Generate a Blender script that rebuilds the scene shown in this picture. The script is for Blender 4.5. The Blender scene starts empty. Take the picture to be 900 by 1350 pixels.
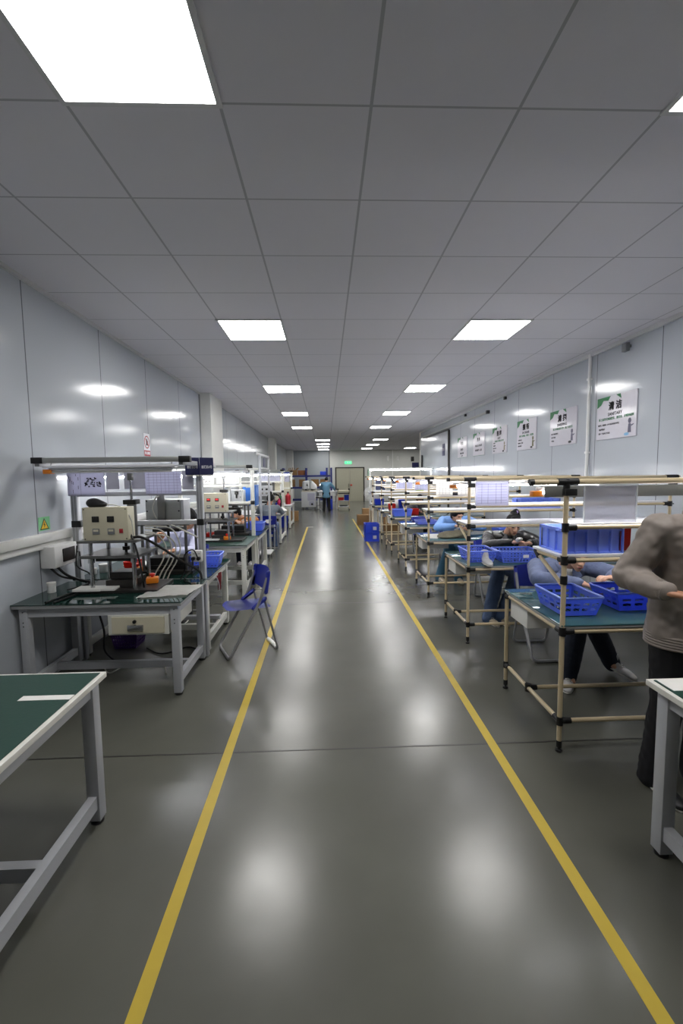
import bpy, bmesh, math, random
from mathutils import Vector, Matrix, Quaternion, noise
random.seed(7)
PI = math.pi
SC = bpy.context.scene
COL = SC.collection
V = Vector

# ------------------------------------------------------------------ materials
def lin(c):
    c = c / 255.0
    return c / 12.92 if c <= 0.04045 else ((c + 0.055) / 1.055) ** 2.4

def rgb(r, g, b):
    return (lin(r), lin(g), lin(b), 1.0)

def mat(name, c, rough=0.5, metal=0.0, emit=0.0, var=0.06, scale=14.0, bump=0.0, bscale=60.0, alpha=1.0, coat=0.0):
    m = bpy.data.materials.new(name)
    m.use_nodes = True
    nt = m.node_tree
    b = nt.nodes['Principled BSDF']
    col = rgb(*c)
    b.inputs['Base Color'].default_value = col
    b.inputs['Roughness'].default_value = rough
    b.inputs['Metallic'].default_value = metal
    b.inputs['Coat Weight'].default_value = coat
    tc = nt.nodes.new('ShaderNodeTexCoord')
    if var > 0:
        n = nt.nodes.new('ShaderNodeTexNoise')
        n.inputs['Scale'].default_value = scale
        n.inputs['Detail'].default_value = 3
        nt.links.new(tc.outputs['Object'], n.inputs['Vector'])
        mx = nt.nodes.new('ShaderNodeMix'); mx.data_type = 'RGBA'
        mx.inputs[6].default_value = [x * (1 - var) for x in col[:3]] + [1]
        mx.inputs[7].default_value = [min(1, x * (1 + var)) for x in col[:3]] + [1]
        nt.links.new(n.outputs['Fac'], mx.inputs[0])
        nt.links.new(mx.outputs[2], b.inputs['Base Color'])
    if bump > 0:
        n2 = nt.nodes.new('ShaderNodeTexNoise')
        n2.inputs['Scale'].default_value = bscale
        nt.links.new(tc.outputs['Object'], n2.inputs['Vector'])
        bp = nt.nodes.new('ShaderNodeBump')
        bp.inputs['Strength'].default_value = bump
        bp.inputs['Distance'].default_value = 0.01
        nt.links.new(n2.outputs['Fac'], bp.inputs['Height'])
        nt.links.new(bp.outputs['Normal'], b.inputs['Normal'])
    if emit > 0:
        b.inputs['Emission Color'].default_value = col
        b.inputs['Emission Strength'].default_value = emit
    if alpha < 1:
        b.inputs['Alpha'].default_value = alpha
    return m

class G: pass
M = G()
M.white = mat('white_paint', (226, 226, 224), 0.35)
M.cream = mat('cream_enamel', (202, 196, 172), 0.4)
M.frame = mat('grey_white_steel', (176, 178, 182), 0.35, 0.0)
M.framelight = mat('pale_steel', (214, 214, 206), 0.35)
M.alu = mat('anodised_aluminium', (160, 162, 158), 0.38, 0.6)
M.steel = mat('machined_steel', (120, 120, 118), 0.35, 0.8)
M.darksteel = mat('dark_steel', (58, 56, 54), 0.4, 0.6)
M.chrome = mat('bright_steel', (190, 190, 190), 0.2, 1.0)
M.black = mat('black_plastic', (16, 16, 17), 0.45)
M.rubber = mat('black_rubber', (10, 10, 11), 0.6)
M.beige = mat('ivory_coated_pipe', (206, 188, 154), 0.3)
M.mat_green = mat('green_bench_mat', (26, 62, 52), 0.45, bump=0.05)
M.mat_teal = mat('teal_bench_mat', (30, 74, 76), 0.5)
M.edge = mat('bench_edge_trim', (150, 152, 152), 0.4)
M.whiteedge = mat('white_edge_trim', (224, 222, 214), 0.4)
M.laminate = mat('white_laminate', (222, 222, 228), 0.3)
M.blue = mat('blue_plastic', (124, 152, 255), 0.38)
M.bluemid = mat('bright_blue_plastic', (96, 124, 255), 0.36)
M.bluelight = mat('light_blue_plastic', (150, 164, 250), 0.4)
M.bluedark = mat('royal_blue_plastic', (30, 62, 196), 0.4)
M.bluebox = mat('azure_blue_plastic', (58, 122, 214), 0.45)
M.navyplastic = mat('navy_chair_plastic', (36, 50, 158), 0.32, coat=0.3)
M.greytube = mat('grey_chair_tube', (150, 150, 152), 0.4, 0.3)
M.red = mat('red_plastic', (210, 42, 30), 0.4)
M.orange = mat('orange_plastic', (226, 128, 26), 0.42)
M.yellowgreen = mat('lime_plastic', (196, 206, 52), 0.45)
M.purple = mat('purple_plastic', (96, 62, 142), 0.45)
M.paper = mat('white_paper', (232, 230, 226), 0.7, bump=0.1, bscale=20)
M.lilac = mat('document_sheet', (186, 186, 204), 0.5)
M.docink = mat('document_ink', (98, 96, 116), 0.6)
M.dark_ink = mat('dark_ink', (34, 32, 40), 0.6)
M.navy = mat('navy_sign', (30, 34, 84), 0.4)
M.signwhite = mat('sign_white', (220, 220, 226), 0.5)
M.signred = mat('sign_red', (158, 24, 36), 0.45)
M.signgreen = mat('poster_green', (18, 104, 56), 0.5)
M.posterwhite = mat('poster_board', (206, 204, 212), 0.12)
M.warnyellow = mat('warning_yellow', (226, 186, 34), 0.5)
M.warngreen = mat('warning_backing_green', (112, 184, 128), 0.5)
M.cardboard = mat('cardboard', (132, 100, 62), 0.8, var=0.12)
M.shelfblue = mat('blue_shelving_paint', (28, 36, 104), 0.45)
M.doorbeige = mat('door_paint', (166, 164, 146), 0.5)
M.skin = mat('skin', (206, 160, 134), 0.5)
M.skin_dark = mat('tanned_skin', (186, 136, 106), 0.5)
M.hair = mat('black_hair', (10, 9, 10), 0.6, bump=0.5, bscale=90)
M.hair.node_tree.nodes['Principled BSDF'].inputs['Specular IOR Level'].default_value = 0.2
M.lip = mat('lips', (162, 92, 84), 0.5)
M.denim = mat('faded_denim', (98, 108, 138), 0.85, var=0.32, scale=26, bump=0.2)
M.jeans = mat('dark_jeans', (26, 34, 50), 0.85, var=0.2, bump=0.2)
M.jeansblue = mat('blue_jeans', (84, 104, 140), 0.85, var=0.25, scale=9, bump=0.2)
M.tealjeans = mat('teal_jeans', (64, 110, 138), 0.85, var=0.2)
M.leather = mat('black_leather', (20, 19, 20), 0.34, bump=0.35, bscale=25)
M.smock = mat('sky_blue_smock', (118, 158, 218), 0.75, bump=0.1)
M.coat = mat('pale_blue_coat', (106, 152, 182), 0.8)
M.taupe = mat('taupe_jacket', (138, 128, 121), 0.6, var=0.03, bump=0.04, bscale=30)
M.trousers = mat('charcoal_trousers', (22, 22, 26), 0.85)
M.lilacshirt = mat('lilac_shirt', (196, 198, 222), 0.8)
M.plaid = mat('orange_brown_plaid', (172, 108, 54), 0.85, var=0.45, scale=30)
M.greyknit = mat('grey_sweatshirt', (122, 130, 140), 0.9, var=0.1)
M.darkgrey = mat('dark_grey_jacket', (58, 56, 62), 0.85)
M.tee = mat('white_tshirt', (226, 222, 218), 0.8)
M.shoe = mat('white_shoe', (206, 204, 204), 0.5)
M.shoebeige = mat('beige_shoe', (198, 184, 162), 0.6)
M.sole = mat('shoe_sole', (224, 222, 214), 0.6)
M.blackshoe = mat('black_shoe', (16, 16, 18), 0.5)
M.speckle = mat('speckled_cloth', (128, 122, 104), 0.9, var=0.6, scale=160)
M.redcloth = mat('maroon_cloth', (128, 24, 30), 0.8)
M.concrete_cap = mat('grey_plastic', (120, 122, 124), 0.5)
M.machinewhite = mat('machine_white', (216, 218, 220), 0.4)
M.redlens = mat('red_display', (210, 40, 40), 0.3, emit=0.6)
M.greenlens = mat('exit_sign_green', (70, 190, 120), 0.4, emit=1.1)
M.cable_grey = mat('grey_cable', (186, 184, 174), 0.5)
M.trunk = mat('white_trunking', (214, 214, 210), 0.4)
M.clear = mat('clear_plastic', (216, 222, 224), 0.15, alpha=0.45)
M.vinyl = mat('clear_vinyl_pocket', (168, 168, 176), 0.2, alpha=0.8, bump=0.1, bscale=8)
M.column = mat('column_plaster', (206, 206, 202), 0.6)
M.whitewall = mat('white_plaster', (196, 197, 193), 0.65)
M.greypanel = mat('grey_far_panel', (150, 156, 160), 0.4)
M.yellow = mat('yellow_floor_tape', (190, 164, 44), 0.45, var=0.12, scale=8)
M.stripewhite = mat('white_floor_tape', (222, 220, 212), 0.5)
M.lightframe = mat('lamp_frame', (200, 200, 200), 0.5)

def emitter(name, c, s):
    m = bpy.data.materials.new(name); m.use_nodes = True
    nt = m.node_tree; b = nt.nodes['Principled BSDF']
    b.inputs['Base Color'].default_value = (0.8, 0.8, 0.8, 1)
    b.inputs['Emission Color'].default_value = (*c, 1)
    b.inputs['Emission Strength'].default_value = s
    return m
PANEL_E, TUBE_E = 10.5, 27.0
M.panel = emitter('lit_ceiling_panel', (1.0, 0.985, 0.96), PANEL_E)
M.tube = emitter('lit_tube', (0.97, 0.98, 1.0), TUBE_E)

# floor: dark polished epoxy
def floor_mat():
    m = mat('polished_epoxy_floor', (70, 71, 65), 0.2, var=0)
    nt = m.node_tree; b = nt.nodes['Principled BSDF']
    tc = nt.nodes.new('ShaderNodeTexCoord')
    n = nt.nodes.new('ShaderNodeTexNoise'); n.inputs['Scale'].default_value = 0.8; n.inputs['Detail'].default_value = 6
    nt.links.new(tc.outputs['Object'], n.inputs['Vector'])
    cr = nt.nodes.new('ShaderNodeValToRGB')
    cr.color_ramp.elements[0].position = 0.3; cr.color_ramp.elements[0].color = rgb(84, 84, 77)
    cr.color_ramp.elements[1].position = 0.7; cr.color_ramp.elements[1].color = rgb(100, 100, 92)
    nt.links.new(n.outputs['Fac'], cr.inputs['Fac'])
    nt.links.new(cr.outputs['Color'], b.inputs['Base Color'])
    mr = nt.nodes.new('ShaderNodeMapRange')
    mr.inputs['To Min'].default_value = 0.17; mr.inputs['To Max'].default_value = 0.3
    n3 = nt.nodes.new('ShaderNodeTexNoise'); n3.inputs['Scale'].default_value = 2.5; n3.inputs['Detail'].default_value = 5
    nt.links.new(tc.outputs['Object'], n3.inputs['Vector'])
    nt.links.new(n3.outputs['Fac'], mr.inputs['Value'])
    nt.links.new(mr.outputs['Result'], b.inputs['Roughness'])
    bp = nt.nodes.new('ShaderNodeBump'); bp.inputs['Strength'].default_value = 0.12; bp.inputs['Distance'].default_value = 0.012
    n2 = nt.nodes.new('ShaderNodeTexNoise'); n2.inputs['Scale'].default_value = 3.0; n2.inputs['Detail'].default_value = 2
    nt.links.new(tc.outputs['Object'], n2.inputs['Vector'])
    nt.links.new(n2.outputs['Fac'], bp.inputs['Height'])
    nt.links.new(bp.outputs['Normal'], b.inputs['Normal'])
    return m
M.floor = floor_mat()

def math_node(nt, op, a=None, b=None):
    n = nt.nodes.new('ShaderNodeMath'); n.operation = op
    for i, v in enumerate((a, b)):
        if v is None: continue
        if isinstance(v, (int, float)): n.inputs[i].default_value = v
        else: nt.links.new(v, n.inputs[i])
    return n.outputs[0]

TILE, X0, Y0 = 0.657, -1.0895, 5.333
def ceiling_mat():
    m = mat('ceiling_tiles', (176, 174, 178), 0.75, var=0)
    nt = m.node_tree; b = nt.nodes['Principled BSDF']
    g = nt.nodes.new('ShaderNodeNewGeometry')
    s = nt.nodes.new('ShaderNodeSeparateXYZ'); nt.links.new(g.outputs['Position'], s.inputs[0])
    lines = None
    for out, o, w in ((s.outputs[0], X0, 0.011), (s.outputs[1], Y0, 0.009)):
        u = math_node(nt, 'DIVIDE', math_node(nt, 'SUBTRACT', out, o), TILE)
        f = math_node(nt, 'FRACT', u)
        d = math_node(nt, 'ABSOLUTE', math_node(nt, 'SUBTRACT', f, 0.5))
        k = math_node(nt, 'GREATER_THAN', d, 0.5 - w)
        lines = k if lines is None else math_node(nt, 'MAXIMUM', lines, k)
    mx = nt.nodes.new('ShaderNodeMix'); mx.data_type = 'RGBA'
    mx.inputs[6].default_value = rgb(212, 210, 215); mx.inputs[7].default_value = rgb(166, 166, 170)
    nt.links.new(lines, mx.inputs[0])
    nt.links.new(mx.outputs[2], b.inputs['Base Color'])
    return m
M.ceiling = ceiling_mat()

def panel_wall_mat(name, c, seams):
    """glossy sandwich panel; seams = list of Y values where two panels meet"""
    m = mat(name, c, 0.13, var=0)
    nt = m.node_tree; b = nt.nodes['Principled BSDF']
    g = nt.nodes.new('ShaderNodeNewGeometry')
    s = nt.nodes.new('ShaderNodeSeparateXYZ'); nt.links.new(g.outputs['Position'], s.inputs[0])
    lines = None
    for y in seams:
        k = math_node(nt, 'LESS_THAN', math_node(nt, 'ABSOLUTE', math_node(nt, 'SUBTRACT', s.outputs[1], y)), 0.006)
        lines = k if lines is None else math_node(nt, 'MAXIMUM', lines, k)
    mx = nt.nodes.new('ShaderNodeMix'); mx.data_type = 'RGBA'
    mx.inputs[6].default_value = rgb(*c); mx.inputs[7].default_value = rgb(*[int(x * 0.62) for x in c])
    nt.links.new(lines, mx.inputs[0])
    nt.links.new(mx.outputs[2], b.inputs['Base Color'])
    n = nt.nodes.new('ShaderNodeTexNoise'); n.inputs['Scale'].default_value = 7.0; n.inputs['Detail'].default_value = 3
    nt.links.new(g.outputs['Position'], n.inputs['Vector'])
    bp = nt.nodes.new('ShaderNodeBump'); bp.inputs['Strength'].default_value = 0.09; bp.inputs['Distance'].default_value = 0.01
    nt.links.new(n.outputs['Fac'], bp.inputs['Height'])
    nt.links.new(bp.outputs['Normal'], b.inputs['Normal'])
    return m
LSEAMS = [0.1, 1.3, 2.5, 3.705, 4.90, 6.105, 7.43, 10.9, 12.1, 13.3, 14.5, 15.7, 16.9, 20.5, 21.7, 22.9, 24.1, 25.3, 26.5]
RSEAMS = [-0.2, 1.03, 2.26, 3.49, 4.72, 5.86, 6.99, 8.25, 9.43, 10.68, 11.8]
M.wall_l = panel_wall_mat('glossy_grey_wall_panel', (180, 185, 191), LSEAMS)
M.wall_r = panel_wall_mat('glossy_pale_wall_panel', (180, 185, 192), RSEAMS)

def mat_glass_top(name, c):
    m = mat(name, c, 0.04, var=0)
    m.node_tree.nodes['Principled BSDF'].inputs['IOR'].default_value = 1.52
    return m
M.glass_green = mat_glass_top('glass_over_green_mat', (20, 50, 44))
M.glass_teal = mat_glass_top('glass_over_teal_mat', (62, 98, 104))

# ------------------------------------------------------------------ mesh builder
class MB:
    def __init__(self): self.bm = bmesh.new()
    def box(self, x0, x1, y0, y1, z0, z1, bev=0.0):
        r = bmesh.ops.create_cube(self.bm, size=1.0)
        vs = r['verts']
        for v in vs:
            v.co = V(((x0 + x1) / 2 + v.co.x * (x1 - x0), (y0 + y1) / 2 + v.co.y * (y1 - y0), (z0 + z1) / 2 + v.co.z * (z1 - z0)))
        if bev > 0:
            es = list({e for v in vs for e in v.link_edges})
            bmesh.ops.bevel(self.bm, geom=es, offset=bev, segments=2, affect='EDGES', profile=0.5)
        return self
    def obox(self, c, size, m=None, bev=0.0):
        t = MB().box(-size[0] / 2, size[0] / 2, -size[1] / 2, size[1] / 2, -size[2] / 2, size[2] / 2, bev)
        mm = Matrix.Translation(V(c)) @ (m.to_4x4() if m else Matrix.Identity(4))
        return self.add(t, mm)
    def add(self, other, mm=None):
        if mm is not None: bmesh.ops.transform(other.bm, matrix=mm, verts=other.bm.verts)
        me = bpy.data.meshes.new('t'); other.bm.to_mesh(me); other.bm.free()
        self.bm.from_mesh(me); bpy.data.meshes.remove(me)
        return self
    def bar(self, p0, p1, w, h, up=(0, 0, 1)):
        p0, p1 = V(p0), V(p1); d = p1 - p0; L = d.length; z = d.normalized()
        u = V(up)
        if abs(z.dot(u)) > 0.95: u = V((0, 1, 0))
        x = u.cross(z).normalized(); y = z.cross(x)
        r = bmesh.ops.create_cube(self.bm, size=1.0)
        for v in r['verts']:
            v.co = p0 + d / 2 + x * v.co.x * w + y * v.co.y * h + z * v.co.z * L
        return self
    def tube(self, pts, r, n=8, closed=False, r2=None, corner=0.0):
        P = [V(p) for p in pts]
        if corner > 0 and len(P) > 2:
            Q = [P[0]] if not closed else []
            rng = range(1, len(P) - 1) if not closed else range(len(P))
            for i in rng:
                a, b, c = P[i - 1], P[i], P[(i + 1) % len(P)]
                da, dc = (a - b), (c - b)
                ra = min(corner, da.length * 0.45); rc = min(corner, dc.length * 0.45)
                s, e = b + da.normalized() * ra, b + dc.normalized() * rc
                for k in range(6):
                    t = k / 5
                    Q.append((1 - t) ** 2 * s + 2 * t * (1 - t) * b + t * t * e)
            if not closed: Q.append(P[-1])
            P = Q
        N = len(P); rings = []
        prev = None
        for i, p in enumerate(P):
            if closed: d = P[(i + 1) % N] - P[i - 1]
            else: d = P[min(i + 1, N - 1)] - P[max(i - 1, 0)]
            d.normalize()
            if prev is None:
                a = V((0, 0, 1)) if abs(d.z) < 0.9 else V((1, 0, 0))
                x = a.cross(d).normalized()
            else:
                x = (prev - d * prev.dot(d))
                x = x.normalized() if x.length > 1e-6 else d.orthogonal().normalized()
            prev = x; y = d.cross(x)
            rr = r if r2 is None else r + (r2 - r) * i / max(1, N - 1)
            rings.append([self.bm.verts.new(p + x * math.cos(2 * PI * k / n) * rr + y * math.sin(2 * PI * k / n) * rr) for k in range(n)])
        for i in range(N if closed else N - 1):
            A, B = rings[i], rings[(i + 1) % N]
            for k in range(n):
                try: self.bm.faces.new((A[k], A[(k + 1) % n], B[(k + 1) % n], B[k]))
                except ValueError: pass
        if not closed:
            self.bm.faces.new(list(reversed(rings[0]))); self.bm.faces.new(rings[-1])
        return self
    def cyl(self, p0, p1, r, n=16, r2=None): return self.tube([p0, p1], r, n, r2=r2)
    def lathe(self, prof, c=(0, 0, 0), n=20, axis='z'):
        c = V(c); rings = []
        for (r, z) in prof:
            ring = []
            for k in range(n):
                a = 2 * PI * k / n
                q = V((r * math.cos(a), r * math.sin(a), z))
                if axis == 'y': q = V((q.x, q.z, q.y))
                if axis == 'x': q = V((q.z, q.x, q.y))
                ring.append(self.bm.verts.new(c + q))
            rings.append(ring)
        for A, B in zip(rings, rings[1:]):
            for k in range(n): self.bm.faces.new((A[k], A[(k + 1) % n], B[(k + 1) % n], B[k]))
        self.bm.faces.new(list(reversed(rings[0]))); self.bm.faces.new(rings[-1])
        return self
    def prism(self, poly, m, t):
        """poly in the local xy plane, extruded by t along local z, placed by matrix m"""
        a = [self.bm.verts.new(m @ V((x, y, 0))) for x, y in poly]
        b = [self.bm.verts.new(m @ V((x, y, t))) for x, y in poly]
        self.bm.faces.new(list(reversed(a))); self.bm.faces.new(b)
        n = len(poly)
        for k in range(n): self.bm.faces.new((a[k], a[(k + 1) % n], b[(k + 1) % n], b[k]))
        return self
    def hull(self, spheres, n=10):
        """convex hull of ellipsoids (centre, (rx,ry,rz)[, rotation])"""
        t = bmesh.new()
        for s in spheres:
            c, r = V(s[0]), s[1]
            if isinstance(r, (int, float)): r = (r, r, r)
            mm = Matrix.Translation(c) @ (s[2].to_4x4() if len(s) > 2 and s[2] is not None else Matrix.Identity(4)) @ Matrix.Diagonal((*r, 1))
            bmesh.ops.create_uvsphere(t, u_segments=n + 2, v_segments=n, radius=1.0, matrix=mm)
        if len(spheres) > 1:
            h = bmesh.ops.convex_hull(t, input=t.verts)
            junk = [g for g in h['geom_interior'] if isinstance(g, bmesh.types.BMVert)]
            bmesh.ops.delete(t, geom=list(set(junk)), context='VERTS')
        me = bpy.data.meshes.new('t'); t.to_mesh(me); t.free()
        self.bm.from_mesh(me); bpy.data.meshes.remove(me)
        return self
    def limb(self, pts, rs, n=10):
        for (a, ra), (b, rb) in zip(list(zip(pts, rs)), list(zip(pts, rs))[1:]):
            self.hull([(a, ra), (b, rb)], n)
        return self
    def sheet(self, fn, nu, nv, th=0.004):
        g = [[self.bm.verts.new(fn(i / nu, j / nv)) for j in range(nv + 1)] for i in range(nu + 1)]
        fs = [self.bm.faces.new((g[i][j], g[i + 1][j], g[i + 1][j + 1], g[i][j + 1])) for i in range(nu) for j in range(nv)]
        bmesh.ops.solidify(self.bm, geom=fs, thickness=th)
        return self
    def mesh(self, name, m, smooth=False, origin=None):
        if origin is not None: bmesh.ops.translate(self.bm, vec=-V(origin), verts=self.bm.verts)
        bmesh.ops.recalc_face_normals(self.bm, faces=self.bm.faces)
        me = bpy.data.meshes.new(name); self.bm.to_mesh(me); self.bm.free()
        me.materials.append(m)
        if smooth:
            for p in me.polygons: p.use_smooth = True
            try: me.set_sharp_from_angle(angle=math.radians(42))
            except Exception: pass
        return me
    def build(self, name, m, parent=None, smooth=True, origin=None):
        o = bpy.data.objects.new(name, self.mesh(name, m, smooth, origin)); COL.objects.link(o)
        if parent: o.parent = parent
        return o

def thing(name, label, cat, loc=(0, 0, 0), rotz=0.0, group=None):
    o = bpy.data.objects.new(name, None); COL.objects.link(o)
    o.location = loc; o.rotation_euler = (0, 0, rotz); o.empty_display_size = 0.1
    o['label'] = label; o['category'] = cat
    if group: o['group'] = group
    return o

def tag(o, label, cat, group=None):
    o['label'] = label; o['category'] = cat
    if group: o['group'] = group
    return o

def struct(name, mb, m, parent=None, smooth=False):
    o = mb.build(name, m, parent, smooth)
    if parent is None: o['kind'] = 'structure'
    return o

def dup(o, loc=None, rotz=None, label=None, group=None, parent=None):
    c = o.copy(); COL.objects.link(c)
    if parent is not None: c.parent = parent
    if loc is not None: c.location = loc
    if rotz is not None: c.rotation_euler = (0, 0, rotz)
    if label: c['label'] = label
    if group: c['group'] = group
    for ch in list(o.children): dup(ch, parent=c)
    return c

def text_mesh(body, size, bold=0.0, depth=0.001, sx=1.0, sp=1.0):
    cu = bpy.data.curves.new('t', 'FONT'); cu.body = body; cu.size = size
    cu.align_x = 'CENTER'; cu.align_y = 'CENTER'; cu.extrude = depth; cu.offset = bold; cu.space_character = sp
    cu.resolution_u = 3
    o = bpy.data.objects.new('t', cu); COL.objects.link(o)
    dg = bpy.context.evaluated_depsgraph_get(); dg.update()
    me = bpy.data.meshes.new_from_object(o.evaluated_get(dg))
    bpy.data.objects.remove(o); bpy.data.curves.remove(cu)
    if sx != 1.0:
        for v in me.vertices: v.co.x *= sx
    return me

def lettering(rows, m, parent, frame):
    """rows = (text, x, y, size, bold, squeeze); frame = matrix from sign plane to the parent's space"""
    mb = MB()
    rows2 = []
    for r_ in rows:
        rows2.append(r_)
        if r_[3] >= .06:
            k_ = r_[3] * .028
            rows2 += [(r_[0], r_[1] + dx_, r_[2] + dy_, *r_[3:]) for dx_, dy_ in ((k_, 0), (-k_, 0), (0, k_ * .8))]
    for (s, x, y, size, bold, sx) in rows2:
        me = text_mesh(s, size, bold, 0.0008, sx)
        t = bmesh.new(); t.from_mesh(me); bpy.data.meshes.remove(me)
        bmesh.ops.transform(t, matrix=frame @ Matrix.Translation((x, y, 0)), verts=t.verts)
        me2 = bpy.data.meshes.new('t'); t.to_mesh(me2); t.free()
        mb.bm.from_mesh(me2); bpy.data.meshes.remove(me2)
    return mb.build('lettering', m, parent, False)

def frame_m(o, x, y):
    x, y = V(x).normalized(), V(y).normalized(); z = x.cross(y)
    m = Matrix((x, y, z)).transposed().to_4x4(); m.translation = V(o)
    return m
FR = lambda o: frame_m(o, (0, -1, 0), (0, 0, 1))      # sign on the right wall
FL = lambda o: frame_m(o, (0, 1, 0), (0, 0, 1))       # sign on the left wall
FF = lambda o: frame_m(o, (1, 0, 0), (0, 0, 1))       # sign facing the door end

# ------------------------------------------------------------------ camera
F_PX, YAW, PITCH, ROLL, CAM_Z = 577.8, 0.0351, 0.0836, -0.0127, 1.7
fw = V((math.sin(YAW) * math.cos(PITCH), math.cos(YAW) * math.cos(PITCH), -math.sin(PITCH)))
r0 = V((math.cos(YAW), -math.sin(YAW), 0)); u0 = r0.cross(fw)
rr = r0 * math.cos(ROLL) + u0 * math.sin(ROLL); uu = u0 * math.cos(ROLL) - r0 * math.sin(ROLL)
cam = bpy.data.cameras.new('camera'); co = bpy.data.objects.new('camera', cam); COL.objects.link(co)
mw = Matrix((rr, uu, -fw)).transposed().to_4x4(); mw.translation = V((0, 0, CAM_Z)); co.matrix_world = mw
cam.sensor_fit = 'VERTICAL'; cam.sensor_height = 24.0; cam.lens = 24.0 * F_PX / 1350.0
cam.clip_start = 0.05; cam.clip_end = 100
SC.camera = co
SC.view_settings.view_transform = 'Standard'; SC.view_settings.look = 'None'
SC.view_settings.exposure = 1.3; SC.view_settings.gamma = 1.0
try: SC.view_settings.use_curve_mapping = False
except Exception: pass
w = bpy.data.worlds.new('world'); SC.world = w; w.use_nodes = True
w.node_tree.nodes['Background'].inputs[0].default_value = (0.02, 0.02, 0.02, 1)
w.node_tree.nodes['Background'].inputs[1].default_value = 0.1

# ------------------------------------------------------------------ room shell
XL, XR, HC, YB, YF = -2.395, 3.646, 3.305, -4.5, 28.5
XR2, YC = 7.6, 16.8
struct('floor', MB().box(XL - .3, XR2 + .2, YB, YF + .2, -0.1, 0), M.floor)
struct('ceiling', MB().box(XL - .3, XR2 + .2, YB, YF + .2, HC, HC + .1), M.ceiling)
struct('wall_left', MB().box(XL - .15, XL, YB, YF + .2, 0, HC), M.wall_l)
struct('wall_right', MB().box(XR, XR + .12, YB, YC, 0, HC), M.wall_r)
struct('wall_right_far', MB().box(XR2, XR2 + .15, YC - .3, YF + .2, 0, HC), M.whitewall)
struct('wall_right_return', MB().box(XR + .12, XR2, YC - .15, YC, 0, HC), M.whitewall)
struct('wall_back', MB().box(XL, XR, YB - .15, YB, 0, HC), M.whitewall)
struct('wall_far', MB().box(0.25, XR2, YF, YF + .15, 0, HC), M.whitewall)
struct('wall_far_left', MB().box(XL, 0.25, YF, YF + .15, 0, HC), M.greypanel)
struct('trim_1', MB().box(0.235, 0.275, YF - .02, YF, 0, HC), M.darksteel)
struct('column_1', MB().box(XL, -2.19, 8.65, 9.6, 0, HC, .004), M.column)
struct('column_2', MB().box(XL, -2.11, 18.7, 19.3, 0, HC, .004), M.column)
struct('column_3', MB().box(XL, -2.0, 27.2, 27.8, 0, HC, .004), M.column)
struct('trim_2', MB().box(XL, XL + .012, 8.60, 8.64, 0, HC), M.concrete_cap)
struct('trim_3', MB().box(XR - .035, XR, YB, YC, HC - .05, HC), M.lightframe)
struct('trim_4', MB().box(XL, XL + .03, YB, 8.65, HC - .03, HC), M.lightframe)
struct('trim_5', MB().box(XR - .03, XR + .14, YC, YC + .03, 0, HC), M.whiteedge)
struct('baseboard_left', MB().box(XL, XL + .012, YB, 8.65, 0, .09), M.concrete_cap)
# floor joints and tape
tp = MB().box(-.655, -.6, -1.0, 14.5, 0, .0012); struct('trim_6', tp, M.yellow)
tp = MB().box(.995, 1.05, -1.0, 17.0, 0, .0012); struct('trim_7', tp, M.yellow)
tp = MB().box(-.66, -.44, 14.43, 14.5, 0, .0014); struct('trim_8', tp, M.stripewhite)
jm = MB()
for y in (-0.4, 2.6, 5.73, 10.4, 15.5, 20.5): jm.box(XL, XR, y - .005, y + .005, 0, .0006)
struct('trim_9', jm, M.darksteel)

# sliding door on the right wall
d = bpy.data.objects.new('door_1', None); COL.objects.link(d); d['kind'] = 'structure'; d.location = (XR, 14.5, 0)
o_ = (XR, 14.5, 0)
MB().box(XR - .05, XR - .012, 12.86, 16.45, 0.02, 2.96).build('door_panel', M.wall_r, d, False, o_)
MB().box(XR - .055, XR - .01, 12.80, 12.86, 0.02, 2.98).box(XR - .055, XR - .01, 12.86, 15.7, 2.965, 3.0).build('door_edge_trim', M.darksteel, d, False, o_)
MB().box(XR - .10, XR - .05, 16.15, 16.25, 1.92, 2.4, .01).build('handle', M.black, d, True, o_)
MB().box(XR - .06, XR, 9.77, 16.3, 3.035, 3.075).build('track', M.alu, d, False, o_)
MB().box(XR - .07, XR, 9.70, 9.78, 3.02, 3.09, .005).build('track_end_stop', M.black, d, True, o_)

# double door in the far wall
d = bpy.data.objects.new('door_2', None); COL.objects.link(d); d['kind'] = 'structure'; d.location = (1.56, YF, 0)
o_ = (1.56, YF, 0)
MB().box(.70, 1.555, YF - .05, YF, .01, 2.15, .004).build('door_leaf', M.doorbeige, d, False, o_)
MB().box(1.57, 2.44, YF - .05, YF, .01, 2.15, .004).build('door_leaf', M.doorbeige, d, False, o_)
MB().box(.62, .70, YF - .07, YF, 0, 2.22).box(2.44, 2.52, YF - .07, YF, 0, 2.22).box(.70, 2.44, YF - .07, YF, 2.15, 2.22).build('door_frame', M.darksteel, d, False, o_)
MB().box(1.59, 1.72, YF - .09, YF - .05, 1.02, 1.1, .01).build('push_latch', M.red, d, True, o_)
MB().tube([(1.5, YF - .05, .95), (1.5, YF - .1, .95), (1.5, YF - .1, 1.15), (1.5, YF - .05, 1.15)], .012, 6).build('handle', M.darksteel, d, True, o_)

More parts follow.
